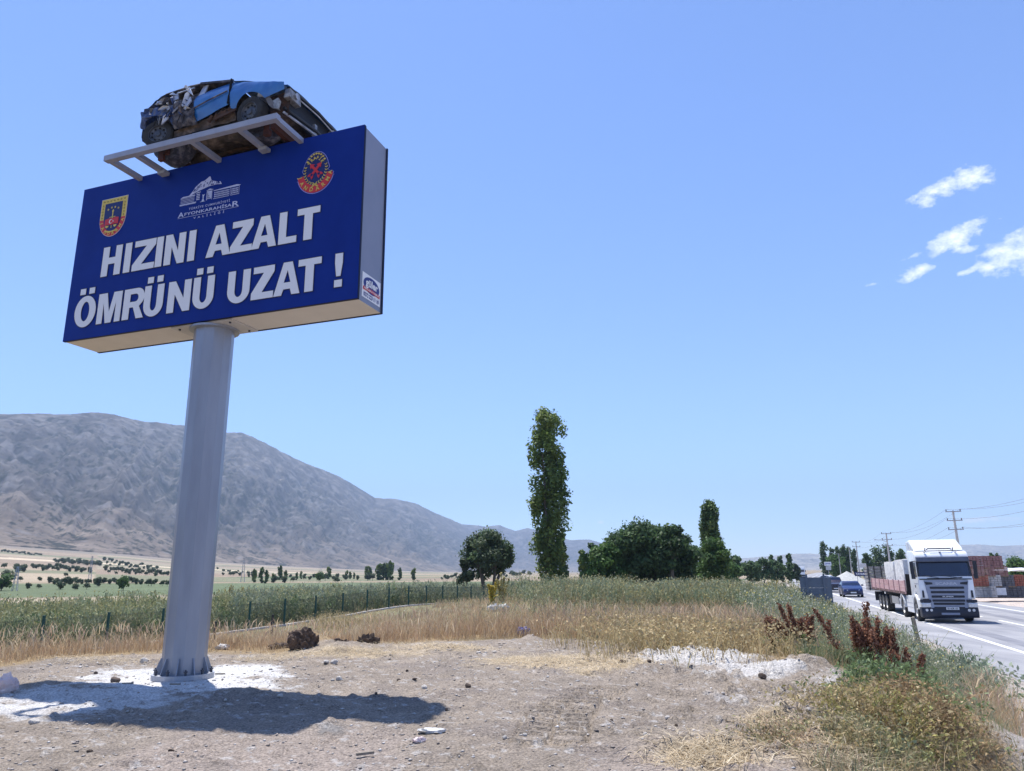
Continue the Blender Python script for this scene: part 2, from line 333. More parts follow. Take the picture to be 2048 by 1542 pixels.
# close the small disc under the tripod
V = np.vstack([V, [[0, 0, 0]]]); col = np.vstack([col, [col[0]]]); Fq = np.vstack([Fq, np.array([[len(V)-1, i, i2[0, i % na], len(V)-1] for i in range(0)]).reshape(0, 4)]) if False else Fq
cen = len(V)-1; tri = [[cen, i, (i+1) % na, (i+2) % na] for i in range(0, na-1, 2)]; Fq = np.vstack([Fq, np.array(tri)[:, ::-1]])
mg = mat('earth', (.55, .55, .55), (1.38, 1.36, 1.34), rough=.95, scale=42, detail=12, bump=.055, bscale=20, attr='Col', spec=.15)
ground = tag(link('ground', np_mesh('ground', V, Fq, mg, True, col)), 'bare dirt lot, verge and open farmland', None, None, 'structure')
# ------------------------------------------------------------------ road
def strip(name, L0, L1, s0, s1, z, mt, parent=None, n=120, dash=None):
    V = []; Fs = []
    ss = np.linspace(s0, s1, n+1)
    if dash:
        on, per = dash; k = s0
        while k < s1:
            for q in (k, k+on): V += [road_pt(L0, q, z), road_pt(L1, q, z)]
            b = len(V)-4; Fs.append((b, b+1, b+3, b+2)); k += per
    else:
        for q in ss: V += [road_pt(L0, q, z), road_pt(L1, q, z)]
        Fs = [(2*i, 2*i+1, 2*i+3, 2*i+2) for i in range(n)]
    return link(name, np_mesh(name, np.array([tuple(v) for v in V]), np.array(Fs), mt), parent)
asph = mat('asphalt', srgb(126, 126, 130), srgb(158, 157, 158), rough=.85, scale=.9, detail=10, bump=.004, bscale=60, stretch=(1, .25, 1), spec=.3, thr=(.3, .7))
asph2 = mat('asphalt_worn', srgb(140, 138, 138), srgb(172, 168, 164), rough=.9, scale=2, detail=10, bump=.004, bscale=60, spec=.3, thr=(.3, .7))
def strip_edge(name, Lf, s0, s1, z, mt, n=500):
    V = []; 
    for q in np.linspace(s0, s1, n+1): a, b = Lf(q); V += [tuple(road_pt(a, q, z)), tuple(road_pt(b, q, z))]
    return link(name, np_mesh(name, np.array(V), np.array([(2*i, 2*i+1, 2*i+3, 2*i+2) for i in range(n)]), mt))
road = tag(strip_edge('road', lambda q: (5.75+.5*(float(fbm(np.array([q*.7]), np.array([3.]), 3, 81)[0])-.5), 16.6+.7*(float(fbm(np.array([q*.5]), np.array([9.]), 3, 82)[0])-.5)), -30, 900, ROADZ, asph, 900), 'grey asphalt two-lane road with white edge lines', None, None, 'structure')
paint = mat('road_paint', (.62, .62, .6), (.80, .80, .78), rough=.7, scale=7, detail=8, thr=(.25, .5))
strip('edge_line', 7.68, 7.86, -25, 420, ROADZ+.005, paint, road, 300)
strip('edge_line', 15.0, 15.16, -25, 420, ROADZ+.005, paint, road, 300)
strip('centre_line', 11.42, 11.56, 0, 400, ROADZ+.005, paint, road, dash=(9, 12))
wt = mat('asphalt_wheel_track', srgb(112, 112, 118), srgb(138, 138, 142), rough=.8, scale=1.2, stretch=(1, .2, 1), spec=.35)
for l0 in (8.35, 10.3, 12.2, 14.0): strip('wheel_track', l0, l0+.62, -25, 400, ROADZ+.0025, wt, road, 300)
# ------------------------------------------------------------------ mountains
def ridge(name, label, crest, r_crest, r_foot, foot_z, c_lo, c_hi, rough_amp, ext=0, nth=420, nt_=150, seed=0, scrub=True):
    """crest: bearing/elevation pairs of the skyline as surveyed; every point stands at its own distance"""
    az = []; el = []
    for px, py in crest:
        d = ray(px, py); az.append(math.atan2(d[0], d[1])); el.append(d[2]/math.hypot(d[0], d[1]))
    a0, a1 = az[0]-.0, az[-1]
    A = np.linspace(a0, a1, nth); T = np.concatenate([np.linspace(0, 1.0, nt_), np.linspace(1.03, 1.6, 25)])
    AA, TT_ = np.meshgrid(A, T, indexing='ij')
    rf = r_foot(AA); rc = r_crest(AA); R_ = rf+(rc-rf)*TT_; X = R_*np.sin(AA); Y = R_*np.cos(AA)
    zc = np.interp(AA, az, el)*rc+CAM[2]; zf = foot_z(AA)
    t = np.clip(TT_, 0, 1); prof = .30*t+.70*t**1.55
    prof = np.where(TT_ > 1, 1-.55*(TT_-1)**1.3*1.6, prof)
    S = 1/420.
    wx, wy = X*S+.6*fbm(X*S*.7, Y*S*.7, 2, seed+90), Y*S
    rid = 1-2*np.abs(fbm((wx*.8+wy*.35)*1.6, (wy*.5-wx*.2)*.9, 5, seed+91, .55)-.5)
    fine = fbm(X*S*7, Y*S*7, 4, seed+95, .6)-.5; crag = 1-2*np.abs(fbm(X*S*3.1, Y*S*3.1, 5, seed+97, .6)-.5)
    gul = 1-2*np.abs(fbm(AA*34-TT_*2.6+.5*fbm(AA*9, TT_*3, 2, seed+111), TT_*1.5, 4, seed+112, .55)-.5)
    h = zc-zf; env = np.sin(np.clip(TT_, 0, 1)*pi)**.7
    Z = zf+h*prof+rough_amp*h*((rid-.72)*.45*env+(gul-.72)*.22*env+(crag-.78)*.16*(env+.25*(t > .5))+fine*.10*(env+.3*(t > .5)))*sstep(0, .25, t)
    Z = np.where(TT_ < .02, zf-6, Z)
    slope = np.clip((rid-.55)/.4, 0, 1)
    spk = fbm(X*S*34, Y*S*34, 3, seed+99, .65)
    k = sstep(.10, .42, t+.25*(crag-.75)+.5*(fbm(X*S*1.3, Y*S*1.3, 3, seed+121)-.5)); cc = np.asarray(c_lo)*(1-k[..., None])+np.asarray(c_hi)*k[..., None]
    cc = cc*np.clip(.35+.85*crag+.9*fine, .25, 2)[..., None]
    if scrub:
        bigp = fbm(X*S*.9, Y*S*.9, 3, seed+120); sc = sstep(.49, .56, spk+.30*(.72-rid)+.22*(.70-gul)+.16*(1-np.abs(t-.42)*2.2)-.10+.35*(bigp-.5)); cc = cc*(1-.85*sc[..., None])+np.array((.03, .034, .024))*.85*sc[..., None]
        wr = sstep(.58, .70, fbm(X*S*15, Y*S*15, 3, seed+101, .6)+.22*(t-.6)); cc = cc*(1-.6*wr[..., None])+np.array((.22, .205, .20))*.6*wr[..., None]
    na_, nt2 = AA.shape; ii = np.arange(na_*nt2).reshape(na_, nt2); Fq = np.stack([ii[:-1, :-1], ii[1:, :-1], ii[1:, 1:], ii[:-1, 1:]], -1).reshape(-1, 4)
    me = np_mesh(name, np.column_stack([X.ravel(), Y.ravel(), Z.ravel()]), Fq, mat('mountain_rock', (.8, .8, .8), (1.2, 1.2, 1.2), rough=1, scale=.02, detail=10, bump=14., bscale=.024, attr='Col', spec=0), True, cc.reshape(-1, 3))
    return tag(link(name, me), label, None, None, 'structure')
DRY, ROCK = (.185, .15, .118), (.10, .09, .082)
ridge('mountain', 'long bare grey-brown mountain rising behind the fields', [(-1500, 980), (-900, 900), (-400, 850), (-100, 832), (0, 828), (60, 828), (110, 829), (150, 826), (200, 826), (230, 829), (260, 838), (300, 843), (350, 850), (400, 856), (450, 866), (485, 864), (530, 886), (560, 902), (600, 922), (640, 938), (660, 945), (700, 965), (730, 983), (750, 996), (790, 998), (830, 1006), (870, 1026), (905, 1040), (930, 1052), (960, 1075), (1000, 1110), (1040, 1146)],
      lambda a: FOOT_R(a)*1.55+700, lambda a: FOOT_R(a)*.97, lambda a: FOOT_Z(a)-3, DRY, ROCK, .40, nth=700, nt_=230)
ridge('mountain', 'blue-grey ridge behind the round tree and the tall poplar', [(760, 1040), (860, 1048), (925, 1049), (975, 1053), (1000, 1050), (1030, 1062), (1055, 1056), (1080, 1062), (1105, 1072), (1140, 1080), (1180, 1079), (1205, 1087), (1260, 1096), (1330, 1104), (1390, 1106), (1440, 1120), (1480, 1136)],
      lambda a: 0*a+6300, lambda a: 0*a+4700, lambda a: 0*a-2, DRY, ROCK, .55, seed=7)
ridge('hill', 'low pale rounded hill beyond the poplar row', [(1400, 1130), (1440, 1122), (1480, 1117), (1530, 1113), (1580, 1108), (1620, 1107), (1660, 1110), (1700, 1116), (1740, 1122), (1800, 1124), (1840, 1126)],
      lambda a: 0*a+6600, lambda a: 0*a+5300, lambda a: 0*a-2, (.33, .29, .23), (.30, .27, .22), .22, seed=13, nth=200, nt_=80)
ridge('hill', 'long flat-topped bluish hill behind the truck', [(1660, 1132), (1720, 1118), (1790, 1108), (1860, 1096), (1900, 1090), (1960, 1089), (2000, 1092), (2048, 1090), (2150, 1086), (2400, 1090), (2800, 1100)],
      lambda a: 0*a+7000, lambda a: 0*a+5500, lambda a: 0*a-2, (.30, .26, .21), (.28, .25, .21), .22, seed=19, nth=260, nt_=80)
# ------------------------------------------------------------------ haze
hz = MB().box((0, 0, 448), (16600, 16600, 904))
hm = bpy.data.materials.new('haze_air'); hm.use_nodes = True; nt = hm.node_tree; nt.nodes.remove(nt.nodes['Principled BSDF'])
pv = N(nt, 'ShaderNodeVolumePrincipled'); pv.inputs['Color'].default_value = (.58, .75, 1, 1); pv.inputs['Density'].default_value = 1.55e-4; pv.inputs['Anisotropy'].default_value = 0
nt.links.new(pv.outputs[0], nt.nodes['Material Output'].inputs['Volume'])
hzo = hz.build('haze', hm); tag(hzo, 'thin summer haze over the plain', None, None, 'stuff'); hzo.display_type = 'WIRE'
# ------------------------------------------------------------------ billboard
YAW = RAD(-19.387); BX, BY = -5.0406, 11.9669
board = tag(empty('billboard', (BX, BY, gz(BX, BY)*0), YAW), 'blue roadside billboard on a thick grey steel mast, with a wrecked car on top', 'billboard')
ZB, ZT, YF = 5.54, 8.53, -.393
steel = mat('mast_grey_paint', srgb(136, 140, 150), srgb(150, 154, 164), rough=.36, scale=3, metal=.35, spec=.5, stretch=(1, 1, .2))
blue = mat('sign_blue_vinyl', srgb(16, 42, 122), srgb(20, 48, 132), rough=.45, scale=1.2, spec=.12)
edgeb = mat('sign_edge_blue', srgb(12, 18, 50), rough=.5, spec=.2)
sidem = mat('cabinet_side_grey', srgb(126, 134, 154), srgb(134, 140, 160), rough=.5, scale=1.5, spec=.3)
bottm = mat('cabinet_bottom_bounce_beige', srgb(196, 190, 184), srgb(206, 200, 194), rough=.55, scale=1.5)  # beige puts the light bounced up from the ground into the colour
whitem = mat('vinyl_white', srgb(226, 226, 228), rough=.5); yell = mat('vinyl_yellow', srgb(222, 200, 96), srgb(196, 170, 80), rough=.5, scale=40); redm = mat('vinyl_red', srgb(196, 44, 54), rough=.5); navy = mat('vinyl_navy', srgb(14, 30, 96), rough=.5); olive = mat('vinyl_olive', srgb(150, 130, 60), rough=.5)
mb = MB()
n = 12; ring = [(.32*cos(2*pi*(j+.35)/n), .32*sin(2*pi*(j+.35)/n)) for j in range(n)]
mb.prism(ring, ZB-.03-.04, z0=.04); mast = mb.build('mast', steel, board)
mb = MB().lathe([(.445, -.06), (.445, .04), (.3, .041)], 40); mb.build('base_flange', mat('galvanised', srgb(150, 154, 162), srgb(170, 172, 178), rough=.5, metal=.3, scale=9), board)
for j in range(10):
    t = 2*pi*(j+.3)/10; M_ = Matrix.Rotation(t, 4, 'Z') @ Matrix.Rotation(pi/2, 4, 'X')
    MB().prism([(.30, .041), (.41, .041), (.41, .06), (.33, .27), (.30, .27)], .014, M_, -.007).build('gusset', steel, board)
    t += pi/10; MB().lathe([(.018, .04), (.018, .085), (.03, .0851), (.03, .10), (.012, .101), (.012, .125)], 6, Matrix.Translation((.405*cos(t), .405*sin(t), 0))).build('bolt', mat('bolt_dark', srgb(70, 74, 84), rough=.5, metal=.5), board)
MB().box((0, 0, (ZB+ZT)/2), (5.97, .74, ZT-ZB-.02)).build('cabinet', sidem, board)
MB().box((0, YF+.012, (ZB+ZT)/2), (6.0, .024, ZT-ZB)).build('front_panel', blue, board)
MB().box((0, -YF-.012, (ZB+ZT)/2), (6.0, .024, ZT-ZB)).build('back_panel', edgeb, board)
MB().box((0, 0, ZB+.0035), (5.975, .745, .004)).build('bottom_panel', bottm, board)
for xx in (-3.0, 3.0): MB().box((xx, YF+.03, (ZB+ZT)/2), (.006, .05, ZT-ZB)).build('edge_trim', edgeb, board); MB().box((xx, -YF-.03, (ZB+ZT)/2), (.006, .05, ZT-ZB)).build('edge_trim', edgeb, board)
MB().box((0, YF+.03, ZB-.001), (6.004, .05, .004)).build('edge_trim', edgeb, board); MB().box((0, -YF-.03, ZB-.001), (6.004, .05, .004)).build('edge_trim', edgeb, board)
MB().box((0, 0, ZB-.012), (1.25, .66, .022)).build('mounting_plate', mat('plate_grey', srgb(176, 172, 170), srgb(188, 184, 180), rough=.55, scale=4), board)
for i in (-1, 1):
    for j in (-1, 1): MB().lathe([(.02, ZB-.045), (.02, ZB-.023)], 6, Matrix.Translation((.52*i, .24*j, 0))).build('bolt', MATS['bolt_dark'], board)
MB().lathe([(.40, ZB-.06), (.40, ZB-.024)], 24).build('mast_collar', steel, board)
for zz_ in np.linspace(ZB+.2, ZT-.2, 6): MB().lathe([(.008, 0), (.008, .006)], 6, Matrix.Translation((2.985, YF+.055, zz_)) @ Matrix.Rotation(pi/2, 4, 'Y')).build('rivet', MATS['galvanised'], board)
# ---- printed shapes on the face: local u (0..6 from the left), v (0..3 from the bottom)
def from_curve(c, name, mt, parent, M):
    o = bpy.data.objects.new('tmp', c); COL.objects.link(o); me = bpy.data.meshes.new_from_object(o); bpy.data.objects.remove(o); me.transform(M); me.materials.clear(); me.materials.append(mt); me.name = name
    return link(name, me, parent)
def face_M(layer, u=0, v=0, ang=0, sx=1, sy=1):
    return Matrix.Translation((u-3, YF-.003-.004*layer, ZB+v)) @ Matrix.Rotation(pi/2, 4, 'X') @ Matrix.Rotation(ang, 4, 'Z') @ Matrix.Diagonal((sx, sy, 1, 1))
def shape(name, splines, mt, parent, layer=1, M=None, th=.0015):
    c = bpy.data.curves.new(name, 'CURVE'); c.dimensions = '2D'; c.fill_mode = 'BOTH'; c.extrude = th
    for pts in splines:
        sp = c.splines.new('POLY'); sp.points.add(len(pts)-1); sp.use_cyclic_u = True
        for q, p in zip(sp.points, pts): q.co = (p[0], p[1], 0, 1)
    return from_curve(c, name, mt, parent, M if M is not None else face_M(layer))
def text(name, s_, mt, parent, M, size=1, bold=0, align='LEFT', th=.0012, track=1.):
    c = bpy.data.curves.new(name, 'FONT'); c.body = s_; c.size = size; c.offset = bold; c.extrude = th; c.align_x = align; c.space_character = track; c.resolution_u = 3
    return from_curve(c, name, mt, parent, M)
def text_fit(name, s_, mt, parent, u0, u1, v0, v1, layer, bold=0, Mf=None, track=1.):
    o = text(name, s_, mt, parent, Matrix.Identity(4), 1, bold, track=track); me = o.data
    cs = np.array([v.co[:] for v in me.vertices])
    if len(cs) == 0: return o
    lo, hi = cs.min(0), cs.max(0); sx, sy = (u1-u0)/(hi[0]-lo[0]), (v1-v0)/(hi[1]-lo[1])
    me.transform((Mf or face_M)(layer) @ Matrix.Translation((u0, v0, 0)) @ Matrix.Diagonal((sx, sy, 1, 1)) @ Matrix.Translation((-lo[0], -lo[1], 0))); return o
def arc(cx_, cy_, rx, ry, a0, a1, n=20): return [(cx_+rx*cos(a0+(a1-a0)*i/n), cy_+ry*sin(a0+(a1-a0)*i/n)) for i in range(n+1)]
def glyph(ch, w, s=.255, t=.2):
    if ch == 'H': return [[(0, 0), (s, 0), (s, .4), (w-s, .4), (w-s, 0), (w, 0), (w, 1), (w-s, 1), (w-s, .62), (s, .62), (s, 1), (0, 1)]]
    if ch == 'I': return [[(0, 0), (w, 0), (w, 1), (0, 1)]]
    if ch == 'Z': return [[(0, 0), (w, 0), (w, t), (.36, t), (w, 1-t), (w, 1), (.04, 1), (.04, 1-t), (w-.36, 1-t), (0, t)]]
    if ch == 'N': return [[(0, 0), (s, 0), (s, .58), (w-s, 0), (w, 0), (w, 1), (w-s, 1), (w-s, .42), (s, 1), (0, 1)]]
    if ch == 'A': return [[(0, 0), (.265, 0), (.325, .18), (w-.325, .18), (w-.265, 0), (w, 0), (w/2+.15, 1), (w/2-.15, 1)], [(w/2-.115, .38), (w/2, .76), (w/2+.115, .38)]]
    if ch == 'L': return [[(0, 0), (w, 0), (w, t), (s, t), (s, 1), (0, 1)]]
    if ch == 'T': return [[(w/2-s/2-.01, 0), (w/2+s/2+.01, 0), (w/2+s/2+.01, 1-t), (w, 1-t), (w, 1), (0, 1), (0, 1-t), (w/2-s/2-.01, 1-t)]]
    if ch == 'M': return [[(0, 0), (.225, 0), (.225, .68), (w/2-.115, 0), (w/2+.115, 0), (w-.225, .68), (w-.225, 0), (w, 0), (w, 1), (w-.34, 1), (w/2, .36), (.34, 1), (0, 1)]]
    if ch == 'O': return [arc(w/2, .5, w/2, .525, 0, 2*pi, 32)[:-1], arc(w/2, .5, w/2-.265, .33, 0, -2*pi, 28)[:-1]]
    if ch == 'U': return [[(0, 1)]+arc(w/2, .37, w/2, .39, pi, 2*pi, 18)+[(w, 1), (w-s, 1)]+arc(w/2, .37, w/2-s, .20, 2*pi, pi, 14)+[(s, 1)]]
    if ch == 'R': return [[(0, 0), (s, 0), (s, .38), (.40, .38), (w-.27, 0), (w+.01, 0), (w-.2, .40)]+arc(w-.3, .705, .285, .295, -.9, pi/2, 12)+[(0, 1)], [(s, .56), (s, .82)]+arc(w-.36, .69, .11, .13, pi/2, -pi/2, 8)]
    if ch == '!': return [[(.055, .32), (.19, .32), (.245, .72), (.245, 1), (0, 1), (0, .72)], [(.0, 0), (.245, 0), (.245, .21), (0, .21)]]
rim = mat('vinyl_dark_rim', srgb(12, 20, 66), rough=.5)
def letter(ch, u, wd, v, h=.565, uml=False):
    g = glyph(ch, wd/h); 
    if uml:
        wc = wd/h; g = g+[[(wc/2-.30, 1.085), (wc/2-.075, 1.085), (wc/2-.075, 1.285), (wc/2-.30, 1.285)], [(wc/2+.075, 1.085), (wc/2+.30, 1.085), (wc/2+.30, 1.285), (wc/2+.075, 1.285)]]
    o = shape('letter', g, whitem, board, M=face_M(2, u, v, 0, h, h), th=.002)
    c = bpy.data.curves.new('rim', 'CURVE'); c.dimensions = '2D'; c.fill_mode = 'BOTH'; c.extrude = .0006; c.offset = .028
    for pts in g:
        sp = c.splines.new('POLY'); sp.points.add(len(pts)-1); sp.use_cyclic_u = True
        for q, p in zip(sp.points, pts): q.co = (p[0], p[1], 0, 1)
    r_ = from_curve(c, 'letter_rim', rim, o, face_M(1, u, v, 0, h, h))
for ch, u0, u1 in [('H', .71, 1.15), ('I', 1.225, 1.37), ('Z', 1.42, 1.915), ('I', 1.92+.0, 2.065), ('N', 2.13, 2.565), ('I', 2.64, 2.785), ('A', 3.03, 3.53), ('Z', 3.525, 3.965), ('A', 3.955, 4.445), ('L', 4.485, 4.83), ('T', 4.83, 5.255)]:
    if ch == 'I' and 1.9 < u0 < 2: u0, u1 = 1.935, 2.08
    letter(ch, u0, u1-u0, 1.12)
for ch, u0, u1, um in [('O', .21, .70, 1), ('M', .75, 1.285, 0), ('R', 1.335, 1.80, 0), ('U', 1.79, 2.21, 1), ('N', 2.31, 2.79, 0), ('U', 2.84, 3.27, 1), ('U', 3.55, 3.99, 0), ('Z', 4.03, 4.455, 0), ('A', 4.465, 4.955, 0), ('T', 4.91, 5.335, 0), ('!', 5.585, 5.72, 0)]:
    letter(ch, u0, u1-u0, .225, .56, bool(um))
# ---- shield emblem on the left
def shield(u0, u1, v1, vb, k): # straight sides then round bottom, inset k
    cx_ = (u0+u1)/2; rx = (u1-u0)/2-k; yb = vb+.37; return [(u0+k, v1-k), (u0+k, yb)]+arc(cx_, yb, rx, .37-k, pi, 2*pi, 24)[1:]+[(u1-k, v1-k)]
em = shape('shield_emblem', [shield(.515, 1.115, 2.66, 1.905, -.008)], whitem, board, 1); em['label'] = 'yellow and red shield badge on the left of the billboard face'
def clip_low(pl, vc): # lower part
    return [p for p in pl if p[1] <= vc]
low = shield(.515, 1.115, 2.66, 1.905, 0); lowp = [(.515, 2.25)]+clip_low(low, 2.28)[0:]+[(1.115, 2.25)]
shape('upper_frame', [[(.515, 2.25), (.515, 2.66), (1.115, 2.66), (1.115, 2.25)]], yell, em, 2); shape('red_band', [lowp], redm, em, 2)
shape('inner_field', [shield(.515, 1.115, 2.66, 1.905, .095)], navy, em, 3)
orn = []
for i in range(7): orn.append([(.545+i*.08, 2.612), (.575+i*.08, 2.595), (.605+i*.08, 2.612), (.575+i*.08, 2.63)])
for i in range(5):
    for uu in (.547, 1.053): orn.append([(uu, 2.29+i*.062), (uu+.016, 2.265+i*.062), (uu+.032, 2.29+i*.062), (uu+.016, 2.315+i*.062)])
shape('leaf_ornament', orn, olive, em, 3)['kind'] = 'stuff'
def star(cx_, cy_, r): return [(cx_+(r if i % 2 == 0 else r*.42)*sin(pi*i/5), cy_+(r if i % 2 == 0 else r*.42)*cos(pi*i/5)) for i in range(10)]
shape('star', [star(.815+dx_, 2.47+dy_, .026) for dx_, dy_ in ((-.12, -.03), (-.04, 0), (.04, 0), (.12, -.03))], yell, em, 4)['kind'] = 'stuff'
shape('sword', [[(.805, 2.2), (.825, 2.2), (.825, 2.36), (.84, 2.40), (.815, 2.435), (.79, 2.40), (.805, 2.36)], [(.745, 2.285), (.745, 2.272), (.885, 2.272), (.885, 2.285)], [(.808, 2.06), (.822, 2.06), (.822, 2.11), (.808, 2.11)], [(.69, 2.0), (.72, 1.982), (.815, 1.972), (.91, 1.982), (.94, 2.0), (.94, 2.03), (.9, 2.01), (.815, 2.0), (.73, 2.01), (.69, 2.03)]]+[[(x0-.04, 2.115), (x0-.03, 2.085), (x0, 2.07), (x0+.03, 2.085), (x0+.04, 2.115)] for x0 in (.71, .90)], yell, em, 4)
shape('flag', [[(.655, 2.115), (.74, 2.13), (.815, 2.12), (.9, 2.135), (.975, 2.12), (.975, 2.25), (.9, 2.265), (.815, 2.25), (.74, 2.255), (.655, 2.24)]], redm, em, 5)
shape('crescent', [arc(.80, 2.187, .043, .043, .55, 2*pi-.55, 20)+arc(.811, 2.187, .034, .034, 2*pi-.7, .7, 16), star(.853, 2.187, .018)], whitem, em, 6)
def arc_text(s_, cx_, cy_, rx, ry, a0, a1, size, mt, parent, layer, outward=False, bold=.02):
    for i, ch in enumerate(s_):
        a_ = a0+(a1-a0)*i/(len(s_)-1); pu, pv_ = cx_+rx*cos(a_), cy_+ry*sin(a_)
        tx, ty = -rx*sin(a_), ry*cos(a_)
        if a1 < a0: tx, ty = -tx, -ty
        an = math.atan2(ty, tx); text('emblem_letter', ch, mt, parent, face_M(layer, pu, pv_, an) @ Matrix.Translation((0, -size*.36, 0)), size, bold*size, 'CENTER', .0008)
arc_text('JANDARMA', .815, 2.275, .253, .323, pi+.28, 2*pi-.28, .085, yell, em, 3, bold=.03)
# ---- wreath badge on the right
U0, V0 = 5.125, 2.34
def body_line(k):
    top = arc(U0, V0+.015, .235-k, .325-k, -.25, pi+.25, 24)
    return top
outer = arc(U0, V0, .245, .345, .35, pi-.35, 16)+[(U0-.265, V0+.02), (U0-.235, V0-.03), (U0-.345, V0-.085), (U0-.335, V0-.13), (U0-.36, V0-.145)]+arc(U0, V0-.06, .35, .36, pi+.24, 2*pi-.24, 20)+[(U0+.36, V0-.145), (U0+.335, V0-.13), (U0+.345, V0-.085), (U0+.235, V0-.03), (U0+.265, V0+.02)]
ins = [(U0+(p[0]-U0)*.965, V0-.04+(p[1]-V0+.04)*.97) for p in outer]
eb = shape('wreath_badge', [outer], mat('vinyl_pale_blue', srgb(150, 150, 220), rough=.5), board, 1); eb['label'] = 'round wreath badge with crossed red arrows on the right of the billboard face'
shape('inner_field', [ins], navy, eb, 2)
shape('red_band', [[(U0-.225, V0-.07), (U0-.335, V0-.10)]+arc(U0, V0-.06, .335, .345, pi+.2, 2*pi-.2, 20)+[(U0+.335, V0-.10), (U0+.225, V0-.07)]+arc(U0, V0+.0, .235, .27, -.25, -pi+.25, 20)], redm, eb, 3)
lv = []
for sd in (-1, 1):
    for i in range(9):
        a_ = -pi/2+sd*(.10+i*.215); pu, pv_ = U0+.205*cos(a_), V0+.245*sin(a_)
        for q in (-1, 1):
            an = a_+sd*pi/2+q*.75; lv.append([(pu, pv_), (pu+.018*cos(an-.5), pv_+.018*sin(an-.5)), (pu+.042*cos(an), pv_+.042*sin(an)), (pu+.018*cos(an+.5), pv_+.018*sin(an+.5))])
for i in range(9):
    a_ = pi/2+(i-4)*.24; pu, pv_ = U0+.20*cos(a_), V0+.30*sin(a_); lv.append([(pu-.026, pv_), (pu, pv_-.02), (pu+.026, pv_), (pu, pv_+.02)])
lv += [[(U0-.07, V0-.30), (U0-.055, V0-.31), (U0+.03, V0-.245), (U0+.02, V0-.235)], [(U0+.07, V0-.30), (U0+.055, V0-.31), (U0-.03, V0-.245), (U0-.02, V0-.235)]]
shape('wreath', lv, yell, eb, 4)['kind'] = 'stuff'
for q in (-1, 1):
    M_ = face_M(4 if q < 0 else 5, U0, V0-.0, q*.72)
    shape('arrow', [[(-.022, -.13), (.022, -.13), (.022, .09), (.055, .085), (0, .165), (-.055, .085), (-.022, .09)], [(-.055, -.17), (-.02, -.155), (0, -.13), (.02, -.155), (.055, -.17), (.05, -.12), (.022, -.085), (-.022, -.085), (-.05, -.12)]], redm, eb, M=M_)
arc_text('TRAF\u0130K', U0, V0+.015, .15, .21, pi-.62, .62, .082, yell, eb, 4, bold=.02)
arc_text('JANDARMA', U0, V0-.05, .287, .297, pi+.16, 2*pi-.16, .098, yell, eb, 5, bold=.02)
# ---- province logo in the middle
lg = shape('province_logo', [[(2.52, 2.36), (2.60, 2.44), (2.66, 2.52), (2.70, 2.55), (2.78, 2.60), (2.84, 2.605), (2.90, 2.64), (2.945, 2.67), (2.965, 2.66), (2.98, 2.615), (3.01, 2.575), (3.10, 2.545), (3.14, 2.53), (3.19, 2.53), (3.225, 2.47), (3.12, 2.485), (2.95, 2.48), (2.75, 2.435), (2.60, 2.385)]], mat('logo_silver', srgb(190, 196, 226), rough=.5), board, 1); lg['label'] = 'silver line drawing of a rock and long building above lettering'
sil = MATS['logo_silver']; crk = []
rr_ = random.Random(3)
for i in range(54):
    t_ = rr_.random(); bx_ = 2.62+.56*t_; tp = np.interp(bx_, [2.6, 2.7, 2.84, 2.95, 3.01, 3.19], [2.43, 2.54, 2.60, 2.66, 2.57, 2.52]); bt = np.interp(bx_, [2.6, 2.75, 2.95, 3.2], [2.395, 2.445, 2.49, 2.485])
    y_ = bt+(tp-bt)*rr_.uniform(.1, .9); an = rr_.uniform(.5, 2.2); l_ = rr_.uniform(.012, .032); w_ = rr_.uniform(.003, .007)
    dx_, dy_ = cos(an), sin(an); crk.append([(bx_-dx_*l_, y_-dy_*l_), (bx_+dy_*w_, y_-dx_*w_), (bx_+dx_*l_, y_+dy_*l_), (bx_-dy_*w_, y_+dx_*w_)])
shape('rock_crevice', crk, blue, lg, 2)['kind'] = 'stuff'
bl = []
R4 = lambda a, b, c, d: [(a, b), (c, b), (c, d), (a, d)]
bl += [[(2.345, 2.345), (2.40, 2.375), (2.665, 2.375), (2.665, 2.355), (2.40, 2.35)], R4(2.345, 2.215, 2.70, 2.232), [(2.675, 2.385), (2.72, 2.41), (2.785, 2.41), (2.785, 2.40)], [(2.905, 2.40), (2.98, 2.43), (3.06, 2.40)], R4(2.92, 2.215, 2.932, 2.385), R4(3.03, 2.215, 3.042, 2.385), R4(2.932, 2.373, 3.03, 2.385), [(3.06, 2.375), (3.07, 2.365), (3.60, 2.365), (3.63, 2.38), (3.55, 2.40)], R4(3.07, 2.212, 3.40, 2.22), R4(3.43, 2.212, 3.61, 2.22), R4(3.42, 2.225, 3.425, 2.36), R4(3.60, 2.225, 3.606, 2.36), R4(2.79, 2.205, 2.90, 2.21)]
for i in range(4): bl.append(R4(2.36, 2.25+i*.027, 2.655, 2.258+i*.027))
for i in range(13): bl.append(R4(2.352+i*.0265, 2.2145-.012, 2.366+i*.0265, 2.213))
for i in range(4): bl.append(R4(2.70, 2.26+i*.032, 2.77, 2.276+i*.032))
for i in range(3):
    for j in range(4): bl.append(R4(2.945+i*.028, 2.235+j*.033, 2.963+i*.028, 2.258+j*.033))
for i in range(12):
    for j in range(3): bl.append(R4(3.085+i*.027, 2.24+j*.038, 3.10+i*.027, 2.264+j*.038))
for i in range(5):
    for j in range(3): bl.append(R4(3.445+i*.03, 2.24+j*.038, 3.463+i*.03, 2.264+j*.038))
bl += [[(2.82, 2.21), (2.87, 2.21), (2.865, 2.25), (2.83, 2.25)], [(2.84, 2.255), (2.855, 2.255), (2.86, 2.31), (2.88, 2.345), (2.85, 2.335), (2.825, 2.345), (2.838, 2.30)]]
